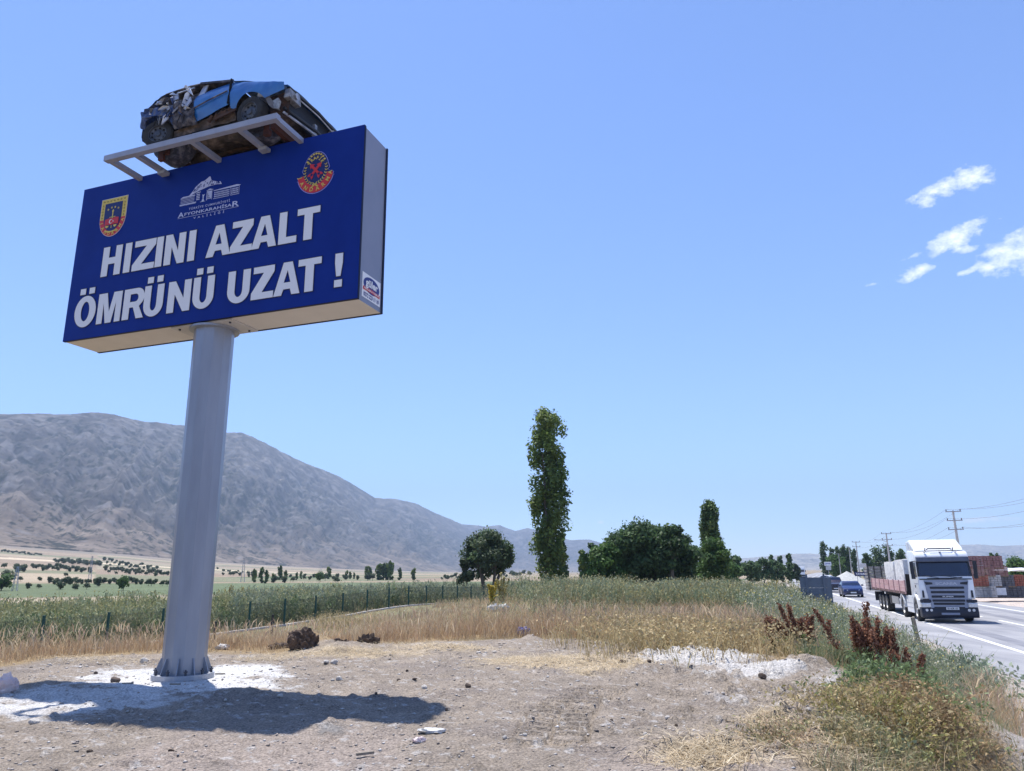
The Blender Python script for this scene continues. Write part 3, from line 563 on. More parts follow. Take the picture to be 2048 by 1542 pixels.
shape('long_building', bl, sil, lg, 1)['kind'] = 'stuff'
text_fit('small_lettering', 'T\u00dcRK\u0130YE CUMHUR\u0130YET\u0130', sil, lg, 2.56, 3.43, 2.095, 2.15, 1, .002, track=1.25)
text_fit('main_lettering', 'FYONKARAH\u0130SA', sil, lg, 2.475, 3.475, 2.0, 2.075, 1, .012, track=1.05)
text_fit('main_lettering', 'A', sil, lg, 2.335, 2.46, 1.985, 2.08, 1, .012); text_fit('main_lettering', 'R', sil, lg, 3.49, 3.625, 1.985, 2.085, 1, .012)
shape('rule_line', [R4(2.335, 1.968, 3.625, 1.973)], sil, lg, 1)
text_fit('small_lettering', 'VAL\u0130L\u0130\u011e\u0130', sil, lg, 2.68, 3.33, 1.905, 1.955, 1, .008, track=2.2)
# ---- maker's sticker on the right side
def side_M(layer): return Matrix.Translation((2.987+.003*layer, YF, ZB)) @ Matrix.Rotation(pi/2, 4, 'Z') @ Matrix.Rotation(pi/2, 4, 'X')
def sshape(name, sp, mt, par, layer): return shape(name, sp, mt, par, M=side_M(layer), th=.0008)
st = sshape('maker_sticker', [R4(.14, .09, .70, .50)], whitem, board, 1); st['label'] = 'white maker sticker with blue oval on the billboard side'
sshape('oval', [arc(.42, .335, .245, .135, 0, 2*pi, 30)[:-1]], mat('sticker_blue', srgb(36, 46, 120), rough=.5), st, 2)
sshape('ribbon', [[(.165, .215), (.42, .225), (.675, .215), (.675, .27), (.42, .28), (.165, .27)]], redm, st, 3)
text_fit('lettering', 'g\u00fcler', whitem, st, .235, .605, .265, .425, 4, .03, Mf=side_M); text_fit('lettering', 'REKLAM & TABELA', whitem, st, .195, .645, .232, .262, 5, .01, Mf=side_M)
text_fit('phone_number', '0272 223 11 10', MATS['sticker_blue'], st, .19, .655, .115, .185, 2, .02, Mf=side_M)
# ---- cantilever frame that carries the car
gs = mat('frame_grey_steel', srgb(150, 152, 164), srgb(162, 164, 174), rough=.45, metal=.2, scale=5); rust = mat('frame_brown_primer', srgb(92, 50, 40), srgb(70, 42, 36), rough=.8, scale=9)
yb = YF-.70; zb_ = 8.49
MB().box((.08, yb, zb_), (3.56, .10, .10)).build('front_beam', gs, board)
for uu, rr2 in ((1.36, 0), (1.93, 0), (3.12, 0), (4.08, 0), (4.80, 0)):
    MB().box((uu-3, (yb+.05+.45)/2, zb_-.005 if uu not in (1.36, 4.80) else zb_), (.085, .45-yb-.05, .085)).build('cross_beam', gs, board)
MB().box((.08, .5, zb_+.045+.01), (3.56, .10, .10)).build('rear_beam', gs, board)
for uu in (1.99, 4.14): MB().box((uu-3, YF-.10, zb_-.075), (.16, .12, .06)).build('clamp', MATS['galvanised'], board)
for uu in (2.13, 4.34):
    MB().bar((uu-3, YF-.30, zb_+.03), (uu-3, YF-.30, zb_+.30), .11, .07).build('car_stand', rust, board)
    MB().bar((uu-3, .4, zb_+.10), (uu-3, .4, zb_+.30), .11, .07).build('car_stand', rust, board)
    MB().bar((uu-3+.12, YF-.34, zb_+.17), (uu-3+.12, .6, zb_+.17), .07, .10).build('car_stand', rust, board)
# ------------------------------------------------------------------ wrecked car
wz = 8.55
wk = tag(empty('wrecked_car', Matrix.Rotation(YAW, 4, 'Z') @ Vector((0, 0, 0)) + Vector((BX, BY, wz)), YAW), 'crushed blue wrecked car mounted on top of the billboard', 'car')
carblue = mat('wreck_blue_paint', srgb(34, 94, 164), srgb(58, 120, 186), rough=.3, scale=2.2, spec=.5, bump=.01, bscale=5, coat=.4, thr=(.35, .7))
bare = mat('wreck_bare_metal', srgb(120, 122, 130), srgb(190, 192, 198), rough=.45, scale=6, metal=.3, bump=.02)
darkm = mat('wreck_dark_mess', srgb(36, 36, 44), srgb(112, 108, 110), rough=.7, scale=9, bump=.03, c3=srgb(62, 62, 74))
mixm = mat('wreck_scraped', srgb(36, 46, 74), srgb(120, 116, 112), rough=.6, scale=7, bump=.03, c3=srgb(58, 80, 128))
under = mat('wreck_underbody', srgb(52, 46, 46), srgb(126, 110, 102), rough=.9, scale=5, bump=.02, c3=srgb(84, 74, 70)); rusty = mat('wreck_rust', srgb(46, 37, 34), srgb(88, 62, 48), rough=.9, scale=10, bump=.02)
tyre = mat('tyre_rubber', (.018, .018, .02), (.035, .035, .036), rough=.85, scale=12); rimd = mat('rim_grey_steel', srgb(62, 64, 70), srgb(96, 98, 104), rough=.5, metal=.4, scale=12)
_wc = {}
def wheel(parent, loc, r, wd, side=1, rimm=None, nseg=24, holes=8, axis='X'):
    """axle along local X, outer face towards side"""
    rimm = rimm or rimd; key = (r, wd, rimm.name, holes)
    if key not in _wc:
        Rm = Matrix.Rotation(pi/2, 4, 'Y'); h = wd/2
        t = MB().lathe([(r*.62, -h*.9), (r*.8, -h), (r*.93, -h*.95), (r, -h*.72), (r, h*.72), (r*.93, h*.95), (r*.8, h), (r*.62, h*.9), (r*.6, h*.7), (r*.6, -h*.7)], nseg, Rm).mesh('tyre', tyre, True)
        q = MB().lathe([(r*.615, -h*.6), (r*.615, h*.86), (r*.58, h*.88), (r*.54, h*.6), (r*.42, h*.42), (r*.34, h*.55), (r*.2, h*.6), (r*.17, h*.8), (0.001, h*.82)], nseg, Rm)
        rm_ = q.mesh('rim', rimm, True)
        hl = MB()
        for i in range(holes):
            a_ = 2*pi*i/holes; hl.lathe([(r*.055, 0), (r*.055, .012)], 8, Matrix.Translation((h*.46, r*.445*cos(a_), r*.445*sin(a_))) @ Rm)
        hm_ = hl.mesh('rim_hole', mat('rim_hole_dark', (.012, .012, .013), rough=.9))
        _wc[key] = (t, rm_, hm_)
    t, rm_, hm_ = _wc[key]
    wo = link('wheel', t, parent, loc, (0, 0, 0 if side > 0 else pi)); link('rim', rm_, wo); 
    if holes: link('rim_holes', hm_, wo)['kind'] = 'stuff'
    return wo
YN, YFAR = YF-.50, YF+1.12
def crumple(x_, z_, amp, sc=3., sd=0): return amp*(float(fbm(np.array([x_*sc]), np.array([z_*sc]), 3, 200+sd, .6)[0])-.5)*2
TOPU = [1.84, 1.90, 2.05, 2.24, 2.77, 3.10, 3.65, 3.74, 4.22, 4.60, 4.83]; TOPZ = [9.33, 9.46, 9.60, 9.69, 9.68, 9.685, 9.585, 9.565, 9.44, 9.33, 9.24]
ztop = lambda u: float(np.interp(u, TOPU, TOPZ))
BELT = lambda u: float(np.interp(u, [1.85, 2.4, 3.0, 3.35, 3.65, 3.74, 4.83], [9.36, 9.40, 9.42, 9.5, 9.565, 9.55, 9.22]))
def SILL(u):
    z_ = float(np.interp(u, [1.85, 2.1, 2.5, 2.9, 3.04, 3.67, 3.9, 4.6, 4.83], [9.05, 8.98, 8.92, 8.90, 8.93, 9.05, 8.96, 9.06, 9.10]))
    for uc, zc_, rr3 in ((4.16, 8.86, .33), (2.22, 8.88, .33)):
        d = abs(u-uc)
        if d < rr3: z_ = max(z_, zc_+math.sqrt(rr3*rr3-d*d))
    return z_
def side_panel(name, u0, u1, mt, amp, sc, zlo=None, zhi=None, out=.0, nu=26, nv=10, sd=0, far=False):
    lo = zlo or SILL; hi = zhi or BELT
    def fn(i, j):
        u = u0+(u1-u0)*i; z_ = lo(u)+(hi(u)-lo(u))*j; yy = YN-.10*sin(pi*min(1, max(0, (z_-8.9)/.65)))*1.0+.12*max(0, (z_-9.3))+crumple(u, z_, amp, sc, sd)-out
        if far: yy = YFAR+.06-crumple(u, z_, amp, sc, sd+9)
        return (u-3, yy, z_-wz)
    return MB().grid(fn, nu, nv).build(name, mt, wk, True)
fd = side_panel('front_fender', 3.76, 4.83, carblue, .035, 2.6, nu=44, sd=1)
dr = side_panel('door', 3.03, 3.745, carblue, .03, 2.2, zlo=lambda u: float(np.interp(u, [3.03, 3.745], [8.935, 9.075])), out=.012, sd=2)
MB().tube([(3.0-3+.05, YN-.13, 9.13-wz), (3.35-3, YN-.135, 9.21-wz), (3.73-3, YN-.13, 9.30-wz)], .012, 6).build('door_trim', darkm, wk)
MB().bar((.742, YN-.105, 9.07-wz), (.75, YN-.075, 9.56-wz), .022, .03).build('door_gap', mat('gap_black', (.004, .004, .005), rough=.9), wk)
side_panel('rear_quarter', 1.86, 2.62, mixm, .10, 5, nu=40, nv=16, sd=4)
side_panel('crushed_rear_door', 2.58, 3.06, darkm, .12, 6, nu=30, nv=18, sd=6, zlo=lambda u: 8.90, zhi=lambda u: 9.46)
side_panel('sill', 2.5, 3.8, under, .03, 5, zlo=lambda u: 8.80+.03*(u-2.5), zhi=lambda u: float(np.interp(u, [2.5, 3.04, 3.8], [8.92, 8.95, 9.06])), out=-.05, nv=4, sd=8)
side_panel('far_side_panel', 1.9, 4.83, darkm, .05, 3, far=True, nu=40, zlo=lambda u: 8.95, zhi=lambda u: BELT(u))
# roof, hood, boot lid: crumpled sheets spanning the width
def top_sheet(name, u0, u1, zf_, mt, amp, sc, sd, nu=26, nv=18, edge=0.0):
    def fn(i, j):
        u = u0+(u1-u0)*i; yy = YN-.02+edge+(YFAR+.05-YN-2*edge)*j; z_ = zf_(u)+crumple(u+7, yy, amp, sc, sd)+.03*sin(pi*j); return (u-3, yy, z_-wz)
    return MB().grid(fn, nu, nv).build(name, mt, wk, True)
top_sheet('hood', 3.72, 4.85, lambda u: ztop(u)-.01, carblue, .028, 2.2, 11)
top_sheet('crushed_roof', 2.18, 3.72, lambda u: ztop(u)-.02, darkm, .03, 4., 12)
top_sheet('tailgate', 1.84, 2.3, lambda u: ztop(u)-.03, mixm, .06, 6., 13)
def rear_fn(i, j): yy = YN+(YFAR-YN)*i; z_ = 8.85+(9.36-8.85)*j; return (1.86-3+crumple(yy, z_, .09, 5, 14)-.04*sin(pi*j), yy, z_-wz)
MB().grid(rear_fn, 24, 12).build('rear_panel', mixm, wk, True)
# added crumpled dark sheet: stands in for the shaded cabin, blocks see-through
def cab_fn(i, j): u = 2.1+1.6*i; z_ = 9.0+(ztop(u)-.04-9.0)*j; return (u-3, YN+.16+crumple(u, z_, .10, 5, 15), z_-wz)
MB().grid(cab_fn, 34, 16).build('cabin_shade_sheet', darkm, wk, False)
sh = mat('wreck_sheet_light', srgb(150, 158, 176), srgb(204, 210, 222), rough=.4, scale=4, metal=.2)
def shard(pts, mt=sh, name='torn_sheet'):
    def P(u, d, z_): return (u-3, YN-d, z_-wz)
    a = [P(*p) for p in pts]; b = [(x_, y_+.02, z_) for x_, y_, z_ in a]; n_ = len(a)
    MB().add(a+b, [tuple(range(n_)), tuple(range(2*n_-1, n_-1, -1))]+[(i, (i+1) % n_, n_+(i+1) % n_, n_+i) for i in range(n_)]).build(name, mt, wk)
shard([(3.02, .03, 9.44), (3.16, .04, 9.44), (3.20, .00, 9.67), (3.07, -.02, 9.66)], name='door_pillar')
shard([(2.52, .10, 9.42), (2.64, .08, 9.45), (2.60, .06, 9.62), (2.50, .05, 9.52)])
shard([(2.78, .14, 9.22), (2.86, .16, 9.45), (2.93, .13, 9.52), (2.86, .10, 9.25)])
shard([(2.87, .16, 9.52), (2.98, .17, 9.42), (3.02, .15, 9.38), (2.91, .13, 9.58)])
shard([(2.90, .17, 9.12), (3.00, .15, 9.28), (2.98, .16, 9.36), (2.86, .14, 9.2)])
shard([(2.62, .16, 9.13), (2.72, .18, 9.17), (2.74, .15, 9.24), (2.65, .14, 9.2)])
shard([(2.08, .05, 9.50), (2.30, .07, 9.53), (2.40, .05, 9.50), (2.22, .04, 9.47)], bare)
shard([(1.92, .06, 9.30), (2.06, .09, 9.28), (2.10, .08, 9.40), (1.96, .05, 9.44)], mat('wreck_yellowish_filler', srgb(116, 104, 84), srgb(88, 82, 74), rough=.9, scale=10))
shard([(2.25, .12, 9.12), (2.5, .14, 9.10), (2.55, .12, 9.22), (2.3, .10, 9.25)], mixm)
shard([(2.6, .08, 9.56), (2.95, .07, 9.585), (2.95, .06, 9.62), (2.6, .06, 9.6)], bare, 'roof_rail'); shard([(3.05, .05, 9.655), (3.66, .03, 9.56), (3.68, .03, 9.60), (3.05, .04, 9.70)], darkm, 'roof_rail')
MB().tube([(2.10-3, YN+.0, 9.5-wz), (2.26-3, YN+.02, 9.69-wz), (2.8-3, YN+.0, 9.70-wz), (3.12-3, YN+.03, 9.71-wz), (3.7-3, YN+.02, 9.61-wz)], .022, 6).build('roof_edge', darkm, wk)
rw = random.Random(12)
for i in range(26):
    u_, z_ = rw.uniform(1.95, 2.95), rw.uniform(9.08, 9.58); a_ = rw.uniform(0, pi); l_, b_ = rw.uniform(.05, .16), rw.uniform(.015, .05); ca2, sa2 = cos(a_), sin(a_); d_ = rw.uniform(.07, .17)
    if z_ > ztop(u_)-.06: continue
    shard([(u_-ca2*l_, d_, z_-sa2*l_), (u_+sa2*b_, d_+rw.uniform(-.03, .05), z_-ca2*b_), (u_+ca2*l_, d_-.02, z_+sa2*l_), (u_-sa2*b_*.6, d_+rw.uniform(0, .05), z_+ca2*b_*.6)], rw.choice([darkm, mixm, bare, sh, under, mixm]))
for i in range(5):
    u_ = rw.uniform(2.2, 3.0); z_ = rw.uniform(8.98, 9.3); MB().tube([(u_-3, YN-.12, z_-wz), (u_-3+rw.uniform(-.1, .1), YN-.19, z_-.08-wz), (u_-3+rw.uniform(-.15, .15), YN-.16, z_-.2-wz)], .006, 5).build('loose_wire', MATS['gap_black'], wk)
# wheels
wlist = []
for (u, z_, yy, sd) in ((4.16, 8.86, YN+.02, -1), (2.22, 8.88, YN+.02, -1), (4.16, 8.88, YFAR-.08, 1), (2.22, 8.88, YFAR-.08, 1)):
    wo = wheel(wk, (u-3, yy, z_-wz), .275, .19, 1, rimd, 28, 9); wo.rotation_euler = (0, 0, -pi/2 if sd < 0 else pi/2)
    if u < 3 and sd < 0: wo.rotation_euler = (RAD(6), RAD(-4), -pi/2+RAD(14))
    if u > 3 and sd < 0: wo.rotation_euler = (0, 0, -pi/2-RAD(6))
# underbody with tunnel, exhaust and axle
def ub(i, j):
    u = 1.95+2.75*i; yy = YN+.18+(YFAR-YN-.3)*j; z_ = 8.86+.07*(abs(j-.5) < .12)-.06*(abs(j-.2) < .06)-.06*(abs(j-.8) < .06)+crumple(u, yy, .05, 4, 17); return (u-3, yy, z_-wz)
MB().grid(ub, 44, 30).build('floor_pan', under, wk)
MB().tube([(2.0-3, YN+.55, 8.80-wz), (2.6-3, YN+.75, 8.77-wz), (3.3-3, YN+.72, 8.78-wz), (4.0-3, YN+.8, 8.8-wz)], .035, 8).build('exhaust_pipe', rusty, wk, True)
MB().lathe([(.085, -.25), (.1, -.2), (.1, .2), (.085, .25)], 12, Matrix.Translation((2.55-3, YN+.74, 8.79-wz)) @ Matrix.Rotation(pi/2, 4, 'Y')).build('silencer', under, wk, True)
for u in (4.16, 2.22): MB().tube([(u-3, YN+.1, 8.86-wz), (u-3, YFAR-.1, 8.86-wz)], .035, 8).build('axle', under, wk)
for i in range(5): MB().tube([(3.30+.10*i-3, YN-.03+.03*(i % 2), 8.90+.03*i-wz-.03), (3.38+.10*i-3, YN-.03, 8.97+.02*i-wz)], .035, 6).build('rusted_sill_piece', rusty, wk)
shard([(3.45, .06, 8.86), (3.85, .05, 8.95), (3.86, .03, 9.06), (3.5, .05, 8.98)], rusty, 'rusted_sill_piece')
# wheel housing and front end
MB().lathe([(.36, -.30), (.36, .0), (.30, .01)], 20, Matrix.Translation((4.16-3, YN+.18, 8.88-wz)) @ Matrix.Rotation(pi/2, 4, 'X')).build('wheel_housing', darkm, wk)
MB().lathe([(.36, -.30), (.36, .0), (.30, .01)], 20, Matrix.Translation((2.22-3, YN+.22, 8.9-wz)) @ Matrix.Rotation(pi/2, 4, 'X')).build('wheel_housing', darkm, wk)
for i in range(5): MB().tube([(4.33-3+.09*cos(a_), YN+.05+.09*sin(a_), 9.10+.02*i-wz) for a_ in np.linspace(0, 2*pi, 13)[:-1]], .011, 6, closed=True).build('coil_spring', bare, wk)
shard([(4.40, .02, 9.12), (4.50, .04, 9.08), (4.66, .02, 8.86), (4.72, .0, 8.78), (4.58, .02, 8.84), (4.50, .03, 8.92)], mat('wreck_liner_grey', srgb(92, 92, 98), srgb(122, 120, 122), rough=.8, scale=8), 'fender_liner')
def fx_(i, j): u = 4.42+.4*i; z_ = 8.74+.42*j; return (u-3, YN+.10+crumple(u, z_, .06, 5, 19), z_-wz)
MB().grid(fx_, 12, 12).build('inner_wing', rusty, wk)
XF = 4.83-3
MB().box((XF-.10, (YN+YFAR)/2, 9.00-wz), (.05, 1.36, .40)).build('radiator', mat('radiator_black', (.01, .011, .016), (.02, .022, .03), rough=.6, scale=30), wk)
for z_, r_ in ((9.21, .030), (8.84, .028), (8.76, .02)): MB().tube([(XF-.01+(0 if z_ > 9 else -.06), YN+.04, z_-wz), (XF+.04, (YN+YFAR)/2, z_-wz), (XF-.01, YFAR-.02, z_-wz)], r_, 8).build('front_crossmember', bare if z_ < 8.8 else mat('wreck_black_trim', (.012, .013, .018), rough=.4), wk)
MB().tube([(XF+.02, YN+.1, 9.13-wz), (XF+.05, (YN+YFAR)/2, 9.14-wz), (XF, YFAR-.1, 9.14-wz)], .012, 6).build('grille_strip', bare, wk)
lamp = mat('lamp_silver_housing', srgb(170, 168, 166), srgb(110, 108, 108), rough=.35, metal=.3, scale=12)
for yy in (YN+.18, YFAR-.18):
    MB().box((XF-.02, yy, 9.10-wz), (.12, .32, .17), taper=(.8, .9)).build('headlight_housing', lamp, wk, bevel=.015)
    MB().lathe([(.03, 0), (.055, .05), (.06, .055)], 12, Matrix.Translation((XF+.03, yy, 9.10-wz)) @ Matrix.Rotation(pi/2, 4, 'Y')).build('headlight_reflector', bare, wk, True)
shard([(4.58, .02, 8.98), (4.70, .04, 8.99), (4.74, .03, 8.92), (4.70, .02, 8.80), (4.62, .03, 8.82)], lamp, 'bumper_bracket')
MB().box((XF+.0, YN+.80, 8.86-wz), (.05, .07, .22)).build('bumper_bracket', bare, wk)
MB().tube([(1.98-3, YN-.05, 8.66-wz), (1.95-3, YN-.08, 8.64-wz), (1.98-3, YN-.1, 8.62-wz), (2.02-3, YN-.08, 8.64-wz)], .006, 6, closed=True).build('tow_eye', bare, wk)
# ------------------------------------------------------------------ vehicles (built heading +Y, front bumper at y=0)
VROT = pi-RA
white = mat('truck_white_paint', srgb(226, 228, 232), srgb(236, 238, 240), rough=.3, scale=3, coat=.3); greyp = mat('truck_grey_panel', srgb(128, 136, 156), srgb(140, 148, 166), rough=.4, scale=3)
blackp = mat('truck_dark_plastic', srgb(28, 31, 40), srgb(40, 44, 54), rough=.6, scale=5); navyp = mat('truck_bumper_navy', srgb(22, 27, 44), srgb(32, 37, 54), rough=.5, scale=3)
glass = mat('vehicle_glass', srgb(14, 22, 44), srgb(22, 34, 62), rough=.06, scale=1.5, spec=.9); chrome = mat('vehicle_lamp_glass', srgb(176, 182, 192), srgb(210, 214, 220), rough=.15, metal=.4, scale=20)
chas = mat('chassis_dark', srgb(36, 34, 36), srgb(56, 50, 48), rough=.8, scale=6); pink = mat('trailer_faded_red', srgb(184, 138, 136), srgb(208, 174, 170), rough=.75, scale=3, stretch=(1, .3, 1), thr=(.3, .7)); alum = mat('wheel_dusty_alloy', srgb(150, 150, 152), srgb(180, 178, 176), rough=.5, metal=.3, scale=8)
plate_w = mat('plate_white', srgb(216, 218, 222), rough=.5); plate_k = mat('plate_black_print', srgb(20, 20, 24), rough=.6)
def on_front(y, z=0): return Matrix.Translation((0, y, z)) @ Matrix.Rotation(pi, 4, 'Z') @ Matrix.Rotation(pi/2, 4, 'X')
def ftext(name, s_, mt, parent, w_, h_, y, z, bold=.02, x0=0):
    Mf = lambda layer: on_front(y) @ Matrix.Translation((-x0, 0, 0)); return text_fit(name, s_, mt, parent, -w_/2, w_/2, z-h_/2, z+h_/2, 0, bold, Mf=Mf)
def xprism(poly, x0, x1): # polygon in (y,z) extruded along x
    return MB().prism([(p[0], p[1]) for p in poly], x1-x0, Matrix(((0, 0, 1, x0), (1, 0, 0, 0), (0, 1, 0, 0), (0, 0, 0, 1))))
tp = road_pt(8.85, 42.6); truck = tag(empty('flatbed_truck', tp, VROT), 'white tractor unit with a pink-sided flatbed trailer driving along the road', 'truck')
xprism([(-2.25, 1.15), (-2.25, 3.42), (-2.05, 3.50), (-.62, 3.44), (-.36, 3.34), (-.24, 3.16), (-.05, 2.2), (0, 2.02), (.0, 1.12), (-.62, 1.12), (-.72, 1.28), (-.95, 1.5), (-1.45, 1.5), (-1.7, 1.28), (-1.78, 1.15)], -1.21, 1.21).build('cab', white, truck, True, bevel=.07)
xprism([(-.55, 3.46), (-.78, 3.62), (-1.75, 4.04), (-2.0, 4.04), (-2.15, 3.95), (-2.2, 3.46)], -1.12, 1.12).build('roof_deflector', white, truck, True, bevel=.09)
for sx in (-1, 1): MB().box((sx*1.1, -2.1, 3.72), (.12, .5, .5)).build('deflector_wing', white, truck, bevel=.04)
MB().tube([(-.55, -.52, 3.52), (-.5, -.45, 3.56), (.5, -.45, 3.56), (.55, -.52, 3.52)], .03, 6).build('roof_light_bar', blackp, truck)
for xx in (-.62, .62): MB().tube([(xx, -.55, 3.46), (xx, -.45, 3.60)], .025, 6).build('air_horn', blackp, truck)
for xx in (-.7, 0, .7): MB().box((xx, -.33, 3.37), (.08, .07, .04)).build('marker_lamp', blackp, truck)
def quad_panel(name, pts, th, mt, bev=0): # pts on a plane, thickened along +y
    v0 = [Vector(p) for p in pts]; nrm = (v0[1]-v0[0]).cross(v0[2]-v0[0]).normalized(); 
    if nrm.y < 0: nrm = -nrm
    b = [p+nrm*th for p in v0]; n_ = len(v0)
    return MB().add(v0+b, [tuple(range(n_)), tuple(range(2*n_-1, n_-1, -1))]+[(i, (i+1) % n_, n_+(i+1) % n_, n_+i) for i in range(n_)]).build(name, mt, truck, bevel=bev)
quad_panel('windscreen', [(-1.12, -.045, 2.2), (1.12, -.045, 2.2), (1.08, -.195, 2.96), (-1.08, -.195, 2.96)], .012, glass)
xprism([(-.22, 2.93), (-.02, 2.90), (.02, 2.94), (-.05, 3.13), (-.26, 3.18)], -1.16, 1.16).build('sun_visor', mat('visor_smoke', srgb(66, 72, 88), srgb(84, 90, 106), rough=.3, scale=2), truck, bevel=.02)
for sx in (-1, 1):
    quad_panel('windscreen_pillar', [(sx*1.12, -.04, 2.2), (sx*1.205, -.06, 2.2), (sx*1.17, -.2, 2.96), (sx*1.08, -.19, 2.96)], .02, blackp)
    o = MB().prism([(-.15, 2.18), (-.24, 2.9), (-1.05, 2.9), (-1.1, 2.18)], .01, Matrix(((0, 0, 1, sx*1.208), (1, 0, 0, 0), (0, 1, 0, 0), (0, 0, 0, 1)))).build('side_window', glass, truck)
    MB().box((sx*1.216, -.62, 1.86), (.012, .9, .02)).build('door_crease', greyp, truck)
    MB().lathe([(.07, 0), (.07, .02)], 12, Matrix.Translation((sx*1.206, -.85, 1.72)) @ Matrix.Rotation(pi/2*sx, 4, 'Y')).build('door_handle', blackp, truck)
    MB().box((sx*1.40, -.12, 2.62), (.16, .12, .62)).build('mirror', blackp, truck, bevel=.03); MB().box((sx*1.38, -.12, 2.20), (.18, .12, .24)).build('mirror', blackp, truck, bevel=.03)
    MB().bar((sx*1.2, -.2, 2.95), (sx*1.4, -.12, 2.93), .04).build('mirror_arm', blackp, truck)
    MB().box((sx*1.07, .0, 1.36), (.10, .06, .34), taper=(.7, 1)).build('air_slit', blackp, truck)
    MB().box((sx*1.02, -.06, .84), (.42, .34, .22)).build('headlight', chrome, truck, bevel=.04)
    MB().box((sx*1.0, -.05, 1.03), (.46, .30, .13)).build('headlight_brow', navyp, truck, bevel=.02)
    for q in (.82, 1.02): MB().lathe([(.065, 0), (.065, .012)], 14, Matrix.Translation((sx*q, .085, .60)) @ Matrix.Rotation(-pi/2, 4, 'X')).build('fog_lamp', chrome, truck)
MB().tube([(-.75, .02, 2.15), (-.2, .035, 2.11), (.2, .035, 2.12), (.8, .02, 2.10)], .022, 6).build('wiper', blackp, truck)
MB().box((0, .012, 2.07), (2.3, .03, .05)).build('wiper_trough', blackp, truck)
MB().tube([(.2, .03, 2.12), (1.0, -.03, 2.26)], .012, 6).build('wiper', blackp, truck); MB().tube([(-.7, .03, 2.12), (.1, -.02, 2.24)], .012, 6).build('wiper', blackp, truck)
# grille panel with slots
gp = MB().prism([(-.98, 2.02), (.98, 2.02), (.86, 1.14), (.80, .62), (.70, .52), (-.70, .52), (-.80, .62), (-.86, 1.14)], .05, on_front(.0)).build('grille_panel', greyp, truck, bevel=.015)
for z_, hw in ((1.66, .74), (1.45, .72), (1.24, .71), (1.05, .7), (.90, .66), (.70, .66)):
    MB().prism([(-hw, -.055), (hw, -.055), (hw+.02, .0), (hw, .055), (-hw, .055), (-hw-.02, 0)], .012, on_front(.052, z_)).build('grille_slot', blackp, gp)
for sx in (-1, 1): MB().prism([(sx*.95, .09), (sx*.62, .05), (sx*.60, -.03), (sx*.90, -.06)], .012, on_front(.052, 1.86)).build('grille_intake', blackp, gp)
ftext('brand_lettering', 'SCANIA', mat('raised_grey_letter', srgb(172, 178, 192), rough=.3), gp, .95, .13, .054, 1.86, .03)
ftext('badge_lettering', 'SUPER', mat('badge_silver', srgb(205, 208, 214), rough=.3, metal=.3), gp, .5, .06, .068, 1.24, .02)
pl = MB().box((-.12, .085, .68), (.56, .02, .12)).build('number_plate', plate_w, truck); ftext('plate_print', '03 ADR 153', plate_k, pl, .46, .075, .098, .68, .03, x0=-.12)
xprism([(-.5, .24), (.05, .24), (.09, .32), (.09, .50), (.05, .74), (-.5, .74)], -1.24, 1.24).build('bumper', navyp, truck, True, bevel=.05)
MB().box((0, .10, .43), (.8, .015, .10)).build('bumper_step', greyp, truck, bevel=.005)
for sx in (-1, 1):
    arch = [(-.93+.0, .62)]+[(-1.38+.58*cos(a_), .60+.60*sin(a_)) for a_ in np.linspace(0, pi, 14)]+[(-2.0, .60), (-2.08, .60)]+[(-1.38+.68*cos(a_), .60+.72*sin(a_)) for a_ in np.linspace(pi, 0, 14)]
    xprism(arch[1:15]+arch[17:], min(sx*.95, sx*1.235), max(sx*.95, sx*1.235)).build('wheel_arch', white, truck)
    MB().box((sx*1.16, -3.0, .78), (.10, 1.75, .86)).build('side_skirt', white, truck, bevel=.03)
    for z_ in (.62, .84): MB().box((sx*1.213, -3.0, z_), (.012, 1.7, .018)).build('skirt_groove', greyp, truck)
    wheel(truck, (sx*1.08, -1.38, .52-.0), .52, .32, sx, alum, 28, 10)
    wheel(truck, (sx*1.0, -5.0, .52), .52, .48, sx, alum, 28, 10)
    xprism([(-5.0+.6*cos(a_), .55+.62*sin(a_)) for a_ in np.linspace(0, pi, 12)]+[(-5.0+.66*cos(a_), .55+.70*sin(a_)) for a_ in np.linspace(pi, 0, 12)], sx*1.0-.26, sx*1.0+.26).build('rear_mudguard', white, truck)
    MB().box((sx*1.18, -.45, .85), (.10, .55, .45)).build('cab_step', white, truck, bevel=.02)
MB().box((0, -3.6, .86), (.9, 6.2, .28)).build('chassis_frame', chas, truck)
MB().box((0, -2.45, 2.2), (2.2, .3, 1.9)).build('cab_rear_stack', blackp, truck)
